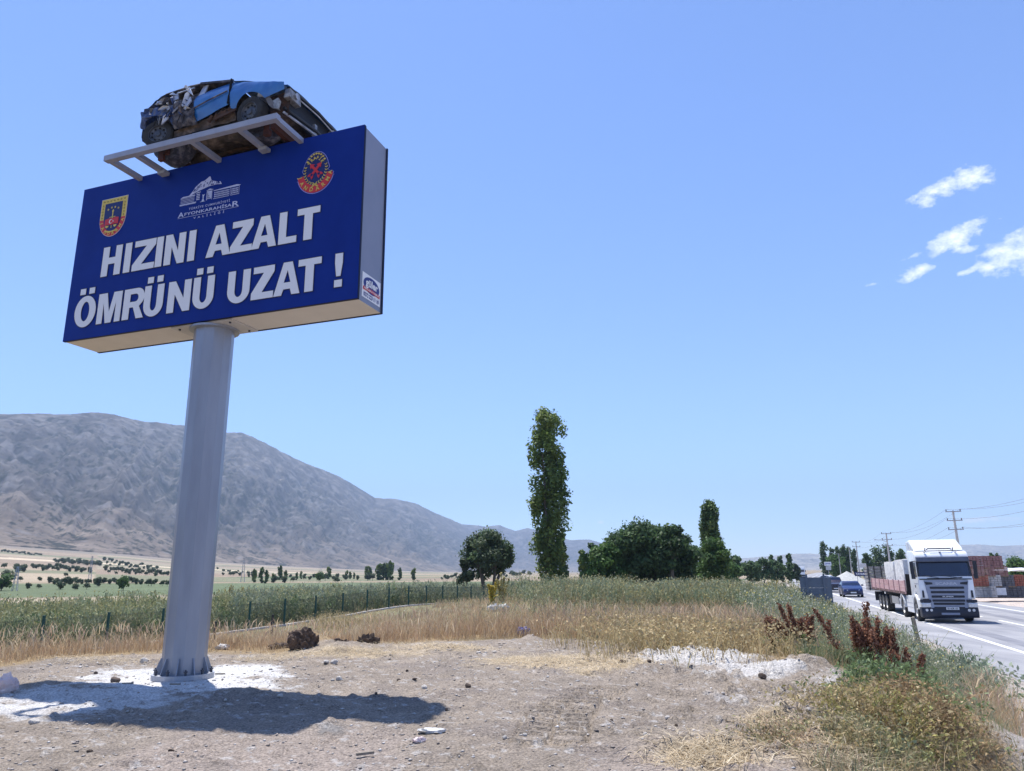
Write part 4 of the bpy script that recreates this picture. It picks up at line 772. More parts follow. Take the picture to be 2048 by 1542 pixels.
# trailer
MB().box((0, -9.75, 1.28), (2.5, 12.7, .16)).build('trailer_deck', chas, truck)
MB().box((0, -9.75, 1.0), (1.0, 12.2, .4)).build('trailer_frame', chas, truck)
for sx in (-1, 1):
    for k_ in range(7):
        y0 = -3.45-1.8*k_
        for q in range(2): MB().box((sx*1.24, y0-.9, 1.51+.30*q), (.04, 1.74, .285)).build('side_board', pink, truck, bevel=.008)
    for k_ in range(8): MB().box((sx*1.275, -3.42-1.8*k_, 1.64), (.05, .09, .72)).build('board_post', pink, truck)
    MB().box((sx*1.262, -9.75, 1.30), (.03, 12.7, .10)).build('deck_rail', mat('trailer_brown_rail', srgb(120, 92, 86), srgb(96, 74, 70), rough=.8, scale=4), truck)
    for y0 in (-11.0, -12.3, -13.6): wheel(truck, (sx*1.0, y0, .50), .50, .42, sx, alum, 24, 8)
    MB().box((sx*1.2, -7.6, .82), (.06, 2.6, .42)).build('side_guard', alum, truck); MB().box((sx*1.1, -8.9, .8), (.3, .6, .5)).build('tool_box', chas, truck)
    for y0 in (-6.2, -6.7): MB().bar((sx*.95, y0, .3), (sx*.95, y0, 1.2), .1).build('landing_leg', chas, truck)
    MB().box((sx*.9, -15.6, .8), (.6, .06, .6)).build('mud_flap', blackp, truck)
MB().box((0, -3.42, 1.75), (2.4, .08, 1.1)).build('trailer_headboard', chas, truck)
# marble blocks on the trailer
Tm = Matrix.Translation(tp) @ Matrix.Rotation(VROT, 4, 'Z')
marb = mat('marble_rough', srgb(196, 193, 190), srgb(236, 235, 232), rough=.85, scale=2.2, bump=.05, bscale=5, thr=(.3, .62))
def rough_block(name, c, d, rz, mt, seed, amp=.05, parent=None, n=6):
    rr3 = random.Random(seed); bm = bmesh.new(); bmesh.ops.create_cube(bm, size=1); bmesh.ops.subdivide_edges(bm, edges=bm.edges[:], cuts=n, use_grid_fill=True)
    for v in bm.verts:
        p = Vector((v.co.x*d[0], v.co.y*d[1], v.co.z*d[2])); ex = sum(abs(abs(q)-.5) < 1e-4 for q in v.co)
        nn = float(fbm(np.array([p.x*1.7+seed*3.1]), np.array([p.y*1.3+p.z*1.9]), 3, seed)[0])-.5
        v.co = p*(1+amp*nn*1.6-(.035 if ex >= 2 else 0)*rr3.random())
    me = bpy.data.meshes.new(name); bm.to_mesh(me); bm.free(); me.materials.append(mt)
    return link(name, me, parent, c, (0, 0, rz))
for i, (y0, ln, h_, lb) in enumerate(((-6.6, 3.2, 1.75, 'rough pale marble block on the trailer, next to the cab'), (-10.2, 3.0, 1.66, 'rough pale marble block on the trailer, farther from the cab'))):
    tag(rough_block('marble_block', Tm @ Vector((.0, y0, 1.36+h_/2)), (1.9, ln, h_), VROT+.02*(i*2-1), marb, 11+i), lb, 'stone block', 'marble blocks on the trailer')
# ---- cars
def car(name, label, L_, s_, paint, kind='sedan', rz=0., group=None):
    o = tag(empty(name, road_pt(L_, s_), VROT+rz), label, 'car', group)
    suv = kind == 'suv'; h = 1.72 if suv else 1.47; wb = .9; ln = 4.5
    prof = [(-ln, .42), (-ln-.02, .8), (-ln+.08, .98), (-ln+.55, 1.03), (-ln+1.1, h-.02), (-ln+1.6, h), (-2.0, h-.01), (-1.35, 1.06 if not suv else 1.16), (-.75, .97 if not suv else 1.10), (-.12, .80 if not suv else .95), (.0, .62), (-.02, .30), (-.3, .22), (-ln+.3, .24)]
    if suv: prof[2:5] = [(-ln+.03, 1.05), (-ln+.05, 1.1), (-ln+.35, h-.06)]
    # body: rounded cross-sections lofted along the profile, cabin narrower than the belt line
    zs = sorted({p[1] for p in prof}); mb = MB()
    xprism([p for p in prof if True], -.88, .88)
    def wid(z_): return .90 if z_ < .95 else .90-.20*(z_-.95)/(h-.95)
    n_ = len(prof); vs_ = [(-wid(p[1])*(.93 if p[0] > -.3 else 1), p[0], p[1]) for p in prof]+[(wid(p[1])*(.93 if p[0] > -.3 else 1), p[0], p[1]) for p in prof]
    mb.add(vs_, [tuple(range(n_)), tuple(range(2*n_-1, n_-1, -1))]+[(i, (i+1) % n_, n_+(i+1) % n_, n_+i) for i in range(n_)]); mb.build('body', paint, o, True, bevel=.05)
    hb = 1.08 if not suv else 1.18
    def pane(name, pts): 
        v0 = [Vector(p) for p in pts]; nr = (v0[1]-v0[0]).cross(v0[2]-v0[0]).normalized(); cen_ = sum(v0, Vector())/4
        if nr.dot(cen_-Vector((0, -2.3, .9))) < 0: nr = -nr
        a = [p-nr*.01 for p in v0]; b = [p+nr*.012 for p in v0]; MB().add(a+b, [(0, 1, 2, 3), (7, 6, 5, 4), (0, 1, 5, 4), (1, 2, 6, 5), (2, 3, 7, 6), (3, 0, 4, 7)]).build(name, glass, o)
    f0, f1 = (-1.40, hb), (-1.96, h-.05)
    pane('windscreen', [(-wid(hb)+.08, f0[0], f0[1]), (wid(hb)-.08, f0[0], f0[1]), (wid(h)-.05, f1[0], f1[1]), (-wid(h)+.05, f1[0], f1[1])])
    for sx in (-1, 1):
        pane('side_window', [(sx*(wid(hb)-.0), -1.55, hb), (sx*(wid(hb)), -ln+(.9 if not suv else .3), hb), (sx*(wid(h)+.015), -ln+(1.35 if not suv else .55), h-.1), (sx*(wid(h)+.015), -2.08, h-.1)])
        MB().box((sx*1.0, -1.5, hb+.02), (.2, .1, .14)).build('mirror', blackp if suv else paint, o, bevel=.03)
        hz_ = .68 if not suv else .80
        MB().add([(sx*.45, .03, hz_-.05), (sx*.84, -.14, hz_-.06), (sx*.86, -.28, hz_+.07), (sx*.50, -.02, hz_+.05), (sx*.45, -.25, hz_-.05), (sx*.80, -.35, hz_-.06), (sx*.82, -.40, hz_+.06), (sx*.50, -.30, hz_+.05)], [(0, 1, 2, 3), (4, 7, 6, 5), (0, 4, 5, 1), (1, 5, 6, 2), (2, 6, 7, 3), (3, 7, 4, 0)]).build('headlight', chrome, o)
        for y0 in (-.85, -3.55): wheel(o, (sx*.80, y0, .33), .33, .22, sx, alum, 22, 5)
        for y0 in (-.85, -3.55): MB().lathe([(.385, 0), (.385, .02)], 20, Matrix.Translation((sx*.872, y0, .35)) @ Matrix.Rotation(pi/2*sx, 4, 'Y')).build('wheel_arch', blackp, o)
    zz_ = .56 if not suv else .66
    MB().box((0, .012, zz_), (.78, .05, .16)).build('grille', blackp, o, bevel=.01); MB().box((0, .015, .34), (1.25, .05, .13)).build('lower_grille', blackp, o, bevel=.01)
    MB().box((0, .02, .255), (1.3, .03, .03)).build('front_lip', alum if not suv else blackp, o)
    pl = MB().box((0, .045, .45), (.5, .015, .11)).build('number_plate', plate_w, o)
    return o
car('sedan', 'blue sedan following the truck along the road', 8.55, 79, mat('car_blue_paint', srgb(6, 28, 76), srgb(9, 36, 90), rough=.3, scale=2, coat=.25))
car('sport_utility_vehicle', 'dark maroon sport utility vehicle driving behind the blue sedan', 8.6, 96, mat('car_dark_paint', srgb(42, 32, 38), srgb(56, 44, 48), rough=.22, scale=2, coat=.6), 'suv')
pw = atd(1664, 1155, 150); wc = car('parked_car', 'small white car parked in front of the tall poplars', 20, 178, mat('car_white_paint', srgb(220, 222, 224), rough=.3, coat=.3), 'sedan', rz=1.1); wc.location = (pw[0]+1.5, 150, -1.12)
# distant lorry
ft = tag(empty('box_lorry', road_pt(8.6, 235), VROT), 'distant white lorry coming along the road behind the grey sign back', 'truck')
MB().box((0, -4.6, 2.2), (2.5, 6.6, 2.7)).build('cargo_box', white, ft, bevel=.05); xprism([(-1.2, .6), (-1.2, 2.9), (-.3, 2.9), (-.02, 1.9), (0, .6)], -1.15, 1.15).build('cab', white, ft, bevel=.05)
MB().box((0, -.1, 2.2), (2.0, .14, .75)).build('windscreen', glass, ft); MB().box((0, .02, .95), (2.2, .06, .5)).build('grille', blackp, ft); MB().box((0, .03, .45), (2.3, .1, .3)).build('bumper', blackp, ft)
for sx in (-1, 1):
    for y0 in (-.9, -6.2): wheel(ft, (sx*1.0, y0, .5), .5, .35, sx, rimd, 16, 0)
    MB().box((sx*1.35, -.2, 2.2), (.2, .1, .6)).build('mirror', blackp, ft)
# ------------------------------------------------------------------ roadside furniture
galv = MATS['galvanised']; sgrey = mat('sign_back_grey', srgb(92, 102, 118), srgb(104, 114, 128), rough=.5, metal=.2, scale=2)
p = atd(1631, 1165, 40); sb = tag(empty('road_sign', (p[0], 40, -1.1), RAD(-20)), 'large square road sign seen from behind, grey metal back, above the weeds', 'road sign')
for k_ in range(3): MB().box((0, 0, .62+.51*k_+.25), (1.5, .025, .505)).build('back_panel', sgrey, sb)
MB().box((0, .0, 2.51-.36), (1.52, .05, .02)).build('frame_edge', sgrey, sb); 
for xx in (-.42, .42): MB().box((xx, -.05, 1.15), (.10, .06, 2.35)).build('post', sgrey, sb)
for xx in (-.75, .75): MB().box((xx, 0, 1.385), (.02, .06, 1.54)).build('frame_edge', sgrey, sb)
MB().box((0, -.02, 1.13), (1.48, .02, .05)).build('rail', sgrey, sb)
def flat_sign(name, label, px, py, y, wd, h_, mt, txt, tmt, zb=None, posts=2, under_=None):
    p = atd(px, py, y); g0 = -1.12; o = tag(empty(name, (p[0], y, g0), RAD(-16)), label, 'sign'); zc_ = p[2]-g0
    MB().box((0, 0, zc_), (wd, .04, h_)).build('face', mt, o, bevel=.01)
    for xx in ((-wd*.3, wd*.3) if posts == 2 else (0,)): MB().tube([(xx, .06, 0), (xx, .06, zc_+h_*.45)], .04, 8).build('post', galv, o)
    Mf = lambda layer: Matrix.Translation((0, -.022, zc_)) @ Matrix.Rotation(pi/2, 4, 'X')
    if txt: text_fit('lettering', txt, tmt, o, -wd*.4, wd*.4, -h_*.24, h_*.24, 0, .03, Mf=Mf)
    if under_:
        MB().box((.05, 0, zc_-h_*.5-.12-under_[1]/2), (under_[0], .04, under_[1])).build('lower_face', mat('board_pale', srgb(186, 188, 190), rough=.6), o)
    return o
dkb = mat('town_sign_blue', srgb(22, 34, 82), rough=.4)
flat_sign('town_name_sign', 'dark blue town name sign with white letters on the far verge', 1722, 1148, 119, 1.85, .62, dkb, 'TATARLI', whitem)
flat_sign('advertising_sign', 'small white sign with blue letters in front of the poplars', 1655.5, 1127.5, 173, 1.5, .85, mat('board_white', srgb(226, 228, 230), rough=.5), '\u00c7INAR', mat('board_blue_print', srgb(30, 50, 150), rough=.5), posts=1, under_=(1.1, .85))
flat_sign('advertising_sign', 'pale hanging board on a post beside the third power pole', 1726, 1131, 150, 1.2, .8, MATS['board_pale'], '', MATS['board_blue_print'], posts=1)
conc = mat('pole_concrete', srgb(172, 170, 168), srgb(192, 190, 186), rough=.85, scale=4); woodp = mat('weathered_wood', srgb(120, 110, 98), srgb(150, 140, 126), rough=.9, scale=6, stretch=(1, 1, .15), bump=.004)
wirem = mat('wire_aluminium', srgb(110, 112, 120), rough=.5, metal=.4)
tops = []
def power_pole(px, py, y, label, lean=0., arms=3, lamp_=False, hh=None):
    p = atd(px, py, y); h_ = p[2]+1.12; o = tag(empty('power_pole', (p[0], y, -1.12), RAD(-18)), label, 'power pole', 'concrete power poles along the far side of the road')
    MB().box((0, 0, h_/2), (.34, .30, h_), taper=(.5, .5)).build('shaft', conc, o)
    tp_ = []
    for k_ in range(arms):
        zc_ = h_-.12-.95*k_; wd = 1.5-.0*k_; MB().box((0, -.12, zc_), (wd, .10, .10)).build('crossarm', galv, o)
        for xx in (-wd/2+.08, wd/2-.08):
            MB().lathe([(.03, 0), (.06, .05), (.045, .1), (.06, .15), (.03, .2)], 8, Matrix.Translation((xx, -.12, zc_+.05))).build('insulator', mat('insulator_brown', srgb(70, 46, 40), rough=.3), o)
            tp_.append(Matrix.Translation(o.location) @ Matrix.Rotation(RAD(-18), 4, 'Z') @ Vector((xx, -.12, zc_+.25)))
    if lamp_:
        MB().tube([(-.1, 0, h_-1.4), (-.9, -.2, h_-1.1), (-1.5, -.3, h_-1.05)], .035, 6).build('lamp_arm', galv, o); MB().box((-1.75, -.34, h_-1.05), (.5, .2, .12), rz=.15, taper=(.7, .7)).build('lamp_head', MATS['board_pale'], o)
    tops.append(tp_); return o
power_pole(2330, 905, 41, 'concrete power pole beyond the right edge, nearest to the camera')
power_pole(1905.6, 1021, 81, 'tall concrete power pole with three crossarms rising behind the truck cab')
power_pole(1772, 1066, 123, 'concrete power pole with three crossarms and lamp arm above the marble blocks', lamp_=True)
power_pole(1711.4, 1083, 157, 'slim concrete power pole with crossarms left of the trailer', arms=2)
def light_pole(px, py, y, label):
    p = atd(px, py, y); h_ = p[2]+1.12; o = tag(empty('street_lamp', (p[0], y, -1.12), RAD(-18)), label, 'street lamp', 'street lamps along the far side of the road')
    MB().lathe([(.15, 0), (.07, h_)], 10).build('shaft', conc, o); MB().tube([(0, 0, h_-.3), (-.7, -.1, h_+.1), (-1.5, -.2, h_+.25)], .04, 6).build('lamp_arm', galv, o); MB().box((-1.8, -.24, h_+.27), (.6, .25, .12), taper=(.7, .7)).build('lamp_head', MATS['board_pale'], o); MB().box((0, 0, h_-.15), (1.1, .08, .08)).build('crossarm', galv, o)
light_pole(1697.5, 1094, 190, 'street lamp with crossarm in front of the dark poplars, right one'); light_pole(1677, 1107, 215, 'street lamp in front of the dark poplars, left one')
for i in range(len(tops)-1):
    A, B = tops[i], tops[i+1]
    for k_ in range(min(len(A), len(B))):
        if k_ == 3: continue
        a_, b_ = A[k_], B[k_]; pts = [a_.lerp(b_, t_)-Vector((0, 0, .9*4*t_*(1-t_))) for t_ in np.linspace(0, 1, 17)]
        tag(MB().tube(pts, .011, 4, cap=False).build('power_line', wirem), ['sagging power lines running to the nearest pole beyond the frame', 'sagging power lines between the two poles beside the truck', 'sagging power lines between the two farther poles'][i], 'power line', 'power lines span %s' % 'abc'[i])
# wooden stake at the verge
p = atz(1838, 1300, -.95); stq = tag(rough_block('wooden_stake', (p[0], p[1], -.55), (.11, .06, 1.15), .3, woodp, 3, .01, n=2), 'weathered wooden stake at the road verge behind the red dock plants', 'stake'); stq.rotation_euler = (RAD(3), RAD(-9), .2)
# ------------------------------------------------------------------ builder's yard: pallets of pavers
redb = mat('paver_red', srgb(122, 84, 84), srgb(144, 112, 110), rough=.9, scale=5); greyb = mat('paver_grey', srgb(150, 150, 152), srgb(186, 184, 182), rough=.9, scale=4); darkb = mat('paver_dark', srgb(82, 82, 90), srgb(104, 104, 108), rough=.9, scale=4); orangeb = mat('paver_orange', srgb(158, 96, 80), srgb(138, 84, 72), rough=.9, scale=5); wrapm = mat('plastic_wrap', srgb(206, 210, 216), srgb(226, 228, 232), rough=.25, scale=3, bump=.02)
palm = mat('pallet_wood', srgb(120, 100, 80), srgb(140, 118, 94), rough=.9, scale=5)
def pallet_stack(px, py, y, mt, label, layers=5, wd=1.15, dp=1.0, h_=1.0, wrap=False, rz=-.25, nb=5):
    p = atd(px, py, y); o = tag(empty('paver_pallet', (p[0], y, p[2]), rz), label, 'pallet', 'pallets of paving blocks in the yard')
    MB().box((0, 0, .03), (wd, dp, .05)).build('pallet', palm, o)
    for k_ in range(layers):
        hh = (h_-.06)/layers
        for q in range(nb):
            bw = wd/nb; MB().box((-wd/2+bw*(q+.5)+random.uniform(-.008, .008), random.uniform(-.012, .012), .058+hh*(k_+.5)), (bw-.022, dp-.02, hh-.018)).build('paver', mt, o)
    if wrap: MB().box((0, -dp/2-.02, h_*.55), (wd*.7, .012, h_*.6)).build('plastic_wrap', wrapm, o, bevel=.004)
    return o
PZ = 61.
def pst(px, tier, mt, label, y=PZ, **k):
    py = [1196, 1173.5, 1153, 1137][tier]
    return pallet_stack(px, py, y, mt, label, h_=.92 if tier < 2 else (.80 if tier == 2 else .98), **k)
pst(1968, 0, greyb, 'grey pallet in the bottom row, right beside the truck bumper'); pst(1995, 0, darkb, 'dark grey plastic-wrapped pallet in the bottom row', wrap=True, wd=1.5); pst(2036, 0, darkb, 'dark grey pallet in the bottom row at the right end', wd=1.45); pst(1986, 0, greyb, 'narrow pale pallet in the bottom row between two others', wd=.4, nb=2, y=60.4)
pst(1959, 1, orangeb, 'orange-red pallet in the second row, beside the truck'); pst(1982, 1, greyb, 'pale grey pallet in the second row', wd=1.3); pst(2010, 1, darkb, 'dark-topped grey pallet in the second row', wd=1.15); pst(2034, 1, orangeb, 'brick-red pallet in the second row at the right end', wd=.85)
pst(1950, 2, redb, 'red pallet in the third row, half hidden by the mirror'); pst(1971, 2, redb, 'red pallet in the third row, middle one'); pst(1997, 2, redb, 'red pallet in the third row, right one')
pst(1942, 3, redb, 'red pallet in the top row, half hidden by the cab', wd=1.0); pst(1962, 3, redb, 'red pallet in the top row, middle one'); pst(1987, 3, redb, 'red pallet in the top row, right one')
pc = atd(2035, 1152, 75); sheet_ = MB().grid(lambda i, j: (4*i-2, 1.6*j-.8, 2.0+.5*float(fbm(np.array([i*4.]), np.array([j*3.]), 3, 5)[0])-.5*abs(j-.5)), 18, 8)
tag(sheet_.build('plastic_sheet', wrapm, None, True, loc=(pc[0], 75, -1.12+.2), rot=(0, 0, -.3)), 'crumpled white plastic sheeting heaped behind the pallets', 'plastic sheet')
# stacked concrete planks and gravel heap beyond the trailer
p = atd(1757, 1163, 96); sw = tag(empty('slab_stack', (p[0], 96, -1.12), RAD(-12)), 'weathered stack of long concrete planks behind the trailer', 'slab stack')
for k_ in range(8): MB().box((random.uniform(-.1, .1), random.uniform(-.1, .1), .2+.36*k_), (2.7, 1.3, .30)).build('plank', mat('plank_grey', srgb(126, 120, 116), srgb(158, 152, 146), rough=.9, scale=4), sw)
for xx in (-1.2, -.5, .3, 1.1): MB().box((xx, -.72, 1.5), (.10, .06, 3.0)).build('upright', chas, sw)
p = atd(1722, 1160, 132); gp_ = MB().grid(lambda i, j: (5.2*(i-.5)*2, 5.2*(j-.5)*2, max(0, 2.3*(1-1.25*math.hypot(i-.5, j-.5)*2))+.12*float(fbm(np.array([i*9.]), np.array([j*9.]), 3, 6)[0])-.1), 30, 30)
tag(gp_.build('gravel_heap', mat('gravel_grey', srgb(160, 160, 156), srgb(186, 186, 182), rough=1, scale=3, bump=.1), None, loc=(p[0]-1, 135, -1.12)), 'grey heap of gravel behind the town name sign', 'gravel heap')
# ------------------------------------------------------------------ trees
def leaf_mat(name, c1, c2, tr=.38): return mat(name, (.75, .75, .75), (1.25, 1.25, 1.25), rough=.6, scale=1.2, attr='Col', spec=.25, trans=tr)
leafm = leaf_mat('foliage', None, None)
bark = mat('bark_grey_brown', (.09, .075, .06), (.16, .135, .11), rough=.95, scale=5, stretch=(1, 1, .2), bump=.02)
def leaves_mesh(name, cl, nl, size, cols, seed=0, up=.35, shell=.55, aspect=1.5, tint=None):
    """cl: (k,4..7) cluster centres with radii (rx,ry,rz); nl leaf blades spread through the clusters' volume"""
    g = np.random.default_rng(seed+100); cl = np.asarray(cl, float)
    if cl.shape[1] == 4: cl = np.column_stack([cl, cl[:, 3], cl[:, 3]])
    wgt = cl[:, 3]*cl[:, 4]; ci = g.choice(len(cl), nl, p=wgt/wgt.sum()); d = g.normal(size=(nl, 3)); d /= np.linalg.norm(d, axis=1)[:, None]
    rad = (shell+(1-shell)*g.random(nl)**.6)*(1+.20*g.normal(size=nl)); P = cl[ci, :3]+d*cl[ci, 3:6]*rad[:, None]
    nrm = d*.6+g.normal(size=(nl, 3))*.6+np.array([0, 0, up]); nrm /= np.linalg.norm(nrm, axis=1)[:, None]
    a = np.cross(nrm, g.normal(size=(nl, 3))); a /= np.linalg.norm(a, axis=1)[:, None]; b = np.cross(nrm, a)
    s_ = size*(.6+.8*g.random(nl)); a *= (s_*aspect/2)[:, None]; b *= (s_/2)[:, None]
    V = np.stack([P-a, P-b*1.0-a*.1, P+a, P+b*1.0+a*.1], 1).reshape(-1, 3)
    cols = np.asarray(cols, float); cc = g.random(len(cl)); cb = cols[(cc*len(cols)*.999).astype(int)][ci]; lc = cols[(g.random(nl)*len(cols)*.999).astype(int)]
    c = (cb*.65+lc*.35)*(.75+.5*g.random(nl))[:, None]
    if tint is not None: c = c*tint
    return np_mesh(name, V, np.arange(nl*4).reshape(-1, 4), leafm, False, np.repeat(c, 4, 0))
DKG = [(.068, .118, .046), (.088, .145, .054), (.11, .17, .062), (.056, .10, .046)]; MDG = [(.085, .155, .04), (.11, .185, .05), (.075, .14, .045)]; POP = [(.16, .225, .055), (.13, .195, .058), (.21, .26, .06), (.105, .165, .055), (.155, .21, .065)]; BRG = [(.075, .135, .028), (.06, .12, .025), (.09, .15, .035)]; OLV = [(.09, .12, .06), (.075, .105, .058), (.105, .135, .072)]
def skeleton(h, r0, targets, seed, stems=1, lean=.05):
    g = random.Random(seed); mb = MB()
    for s_ in range(stems):
        ox, oy = (g.uniform(-.5, .5)*r0*6*(stems > 1), g.uniform(-.5, .5)*r0*6*(stems > 1)); top = Vector((ox*2.5+g.uniform(-1, 1)*lean*h, oy*2.5+g.uniform(-1, 1)*lean*h, h))
        base = Vector((ox, oy, -.3)); pts = [base.lerp(top, t_)+Vector((g.uniform(-.03, .03)*h*sin(pi*t_), g.uniform(-.03, .03)*h*sin(pi*t_), 0)) for t_ in np.linspace(0, 1, 7)]
        mb.tube(pts, [r0*(1.35 if i == 0 else 1-.8*i/6) for i in range(7)], 8)
        for q in targets[s_::stems]:
            q = Vector(q[:3]); zt = max(.08*h, min(.85*h, q.z-.55*(Vector((q.x, q.y, 0)).length+.25*q.z*.3))); k_ = zt/h; a_ = base.lerp(top, k_); mid = a_.lerp(q, .55)+Vector((0, 0, -.04*h)); rr3 = r0*(1-.75*k_)*.45
            mb.tube([a_, mid, q], [rr3, rr3*.6, rr3*.2], 5, cap=False)
    return mb
def tree(name, label, px, top_py, Zd, wpx, cl, nl, size, cols, group=None, r0=.2, trunk_h=.7, stems=1, seed=1, x_off=0, cat='tree', base=None, tint=None, up=.35, shell=.55):
    """cl in unit coordinates: x,y in half widths, z in heights, radii in half widths"""
    p = atd(px, top_py, Zd); b0 = base if base is not None else gz(p[0], Zd); h = p[2]-b0; hw = wpx*Zd/F/2
    o = tag(empty(name, (p[0], Zd, b0)), label, cat, group)
    C_ = np.array([(c[0]*hw, c[1]*hw, c[2]*h, c[3]*hw, c[3]*hw, (c[4] if len(c) > 4 else 1)*c[3]*hw) for c in cl])
    link('crown', leaves_mesh('crown', C_, nl, size, cols, seed, up, shell, tint=tint), o)
    skeleton(h*trunk_h, r0, [tuple(c) for c in C_][:26], seed, stems).build('trunk', bark, o, True); return o
def poplar_cl(n, seed, bulge=.35, zlo=.06, cr=.40):
    g = random.Random(seed); cl = []
    for i in range(n):
        z_ = zlo+(.96-zlo)*(i+g.random()*.8)/n; w_ = (.45+.55*min(1, (z_-zlo)/.22))*(1 if z_ < .78 else max(.2, 1-((z_-.78)/.25)**1.8)); a_ = g.uniform(0, 2*pi); rd = g.random()**.5*.62*w_*(1+bulge*g.uniform(-.5, .5))
        cl.append((rd*cos(a_), rd*sin(a_), z_, cr*(.5+.5*w_)*g.uniform(.7, 1.15), 1.5))
    return cl
def round_cl(n, seed, zlo=.32, cr=.34, flat=1.):
    g = random.Random(seed); cl = []
    for i in range(n):
        while True:
            v = Vector((g.uniform(-1, 1), g.uniform(-1, 1), g.uniform(-1, 1)))
            if .35 < v.length < 1: break
        c_ = cr*g.uniform(.6, 1.15); zc_ = (1+zlo)/2; zh = (1-zlo)/2
        cl.append((v.x*(1-c_*.6), v.y*(1-c_*.6), zc_+v.z*zh*.84, c_, .8))
    return cl
tree('poplar_tree', 'tallest poplar, a lone ragged column rising far above the fence', 1094, 806, 75, 98, poplar_cl(170, 23, .7, .04, .27), 20000, .20, POP+POP+[(.20, .26, .05)], r0=.26, trunk_h=.72, seed=2, shell=.35, up=.7)
tree('poplar_tree', 'small dark poplar half hidden behind the tallest poplar', 1121, 1062, 96, 28, poplar_cl(40, 3), 2500, .24, DKG, r0=.12, trunk_h=.9, seed=3)
tree('round_tree', 'lone round-crowned dark tree left of the tallest poplar', 976, 1058, 80, 108, round_cl(60, 4, .30, .33), 16000, .19, OLV+DKG, r0=.24, trunk_h=.75, stems=3, seed=4, shell=.4)
tree('shrub', 'small bushy shrub at the foot of the lone round tree, left side', 930, 1102, 79, 34, round_cl(16, 5, .1, .4), 1800, .22, OLV, r0=.07, trunk_h=.7, stems=2, seed=5, cat='shrub')
tree('broad_tree', 'largest broad dark tree in the clump, centre', 1280, 1034, 72, 165, round_cl(90, 6, .18, .28), 24000, .21, DKG, r0=.35, trunk_h=.75, stems=3, seed=6, shell=.45)
tree('broad_tree', 'broad dark tree on the right side of the clump', 1346, 1048, 70, 96, round_cl(50, 7, .2, .34), 12000, .21, DKG+[(.03, .06, .02)], r0=.28, trunk_h=.75, stems=2, seed=7)
tree('bushy_tree', 'lighter green bushy tree on the left flank of the dark clump', 1207, 1083, 70, 92, round_cl(44, 8, .1, .36), 9500, .20, MDG, r0=.2, trunk_h=.7, stems=2, seed=8)
tree('poplar_tree', 'slim poplar at the left end of the clump, outer one', 1164, 1098, 86, 20, poplar_cl(30, 9), 1600, .22, POP, r0=.09, trunk_h=.9, seed=9)
tree('poplar_tree', 'slim poplar at the left end of the clump, inner one', 1183, 1086, 86, 24, poplar_cl(32, 10), 2000, .22, DKG, r0=.1, trunk_h=.9, seed=10)
tree('poplar_tree', 'dense dark poplar standing right of the clump', 1415, 998, 90, 46, poplar_cl(110, 11, .5, .05, .36), 13000, .20, DKG+POP, r0=.26, trunk_h=.75, seed=11)
tree('bushy_tree', 'bright green bushy tree in front of the dense dark poplar', 1425, 1074, 79, 76, round_cl(44, 12, .06, .36), 10500, .20, MDG+BRG, r0=.2, trunk_h=.7, seed=12)
tree('shrub', 'dark green shrub between the clump and the bushy tree', 1388, 1108, 82, 50, round_cl(24, 13, .05, .4), 3000, .24, MDG, r0=.1, trunk_h=.6, seed=13, cat='shrub')
ROWG = 'trees of the distant row left of the road'
for i, (px, tp_, w_, Zd, kind, cols) in enumerate([(1466, 1104, 34, 128, 'r', DKG), (1462, 1128, 46, 110, 'r', MDG), (1500, 1117, 44, 140, 'r', DKG), (1524, 1114, 40, 150, 'r', DKG), (1549, 1117, 36, 155, 'r', DKG), (1541, 1109, 13, 165, 'p', DKG), (1560, 1111, 15, 165, 'p', DKG), (1576, 1106, 14, 165, 'p', DKG), (1574, 1122, 28, 158, 'r', DKG), (1590, 1124, 20, 160, 'r', OLV)]):
    lb = ['tall dark tree at the left end of the distant row', 'lighter low bush below the left end of the distant row', 'dark rounded tree, second in the distant row', 'dark rounded tree, third in the distant row', 'dark rounded tree, fourth in the distant row', 'small poplar poking from the distant row, left of three', 'small poplar poking from the distant row, middle of three', 'small poplar poking from the distant row, right of three', 'dark tree near the right end of the distant row', 'olive bush at the right end of the distant row'][i]
    if kind == 'r': tree('broad_tree', lb, px, tp_, Zd, w_, round_cl(22, 30+i, .05, .4), 2400, .30, cols, ROWG, .14, .6, seed=30+i)
    else: tree('poplar_tree', lb, px, tp_, Zd, w_, poplar_cl(24, 30+i), 1300, .28, cols, ROWG, .1, .9, seed=30+i)
RG = 'trees on the far side of the road'
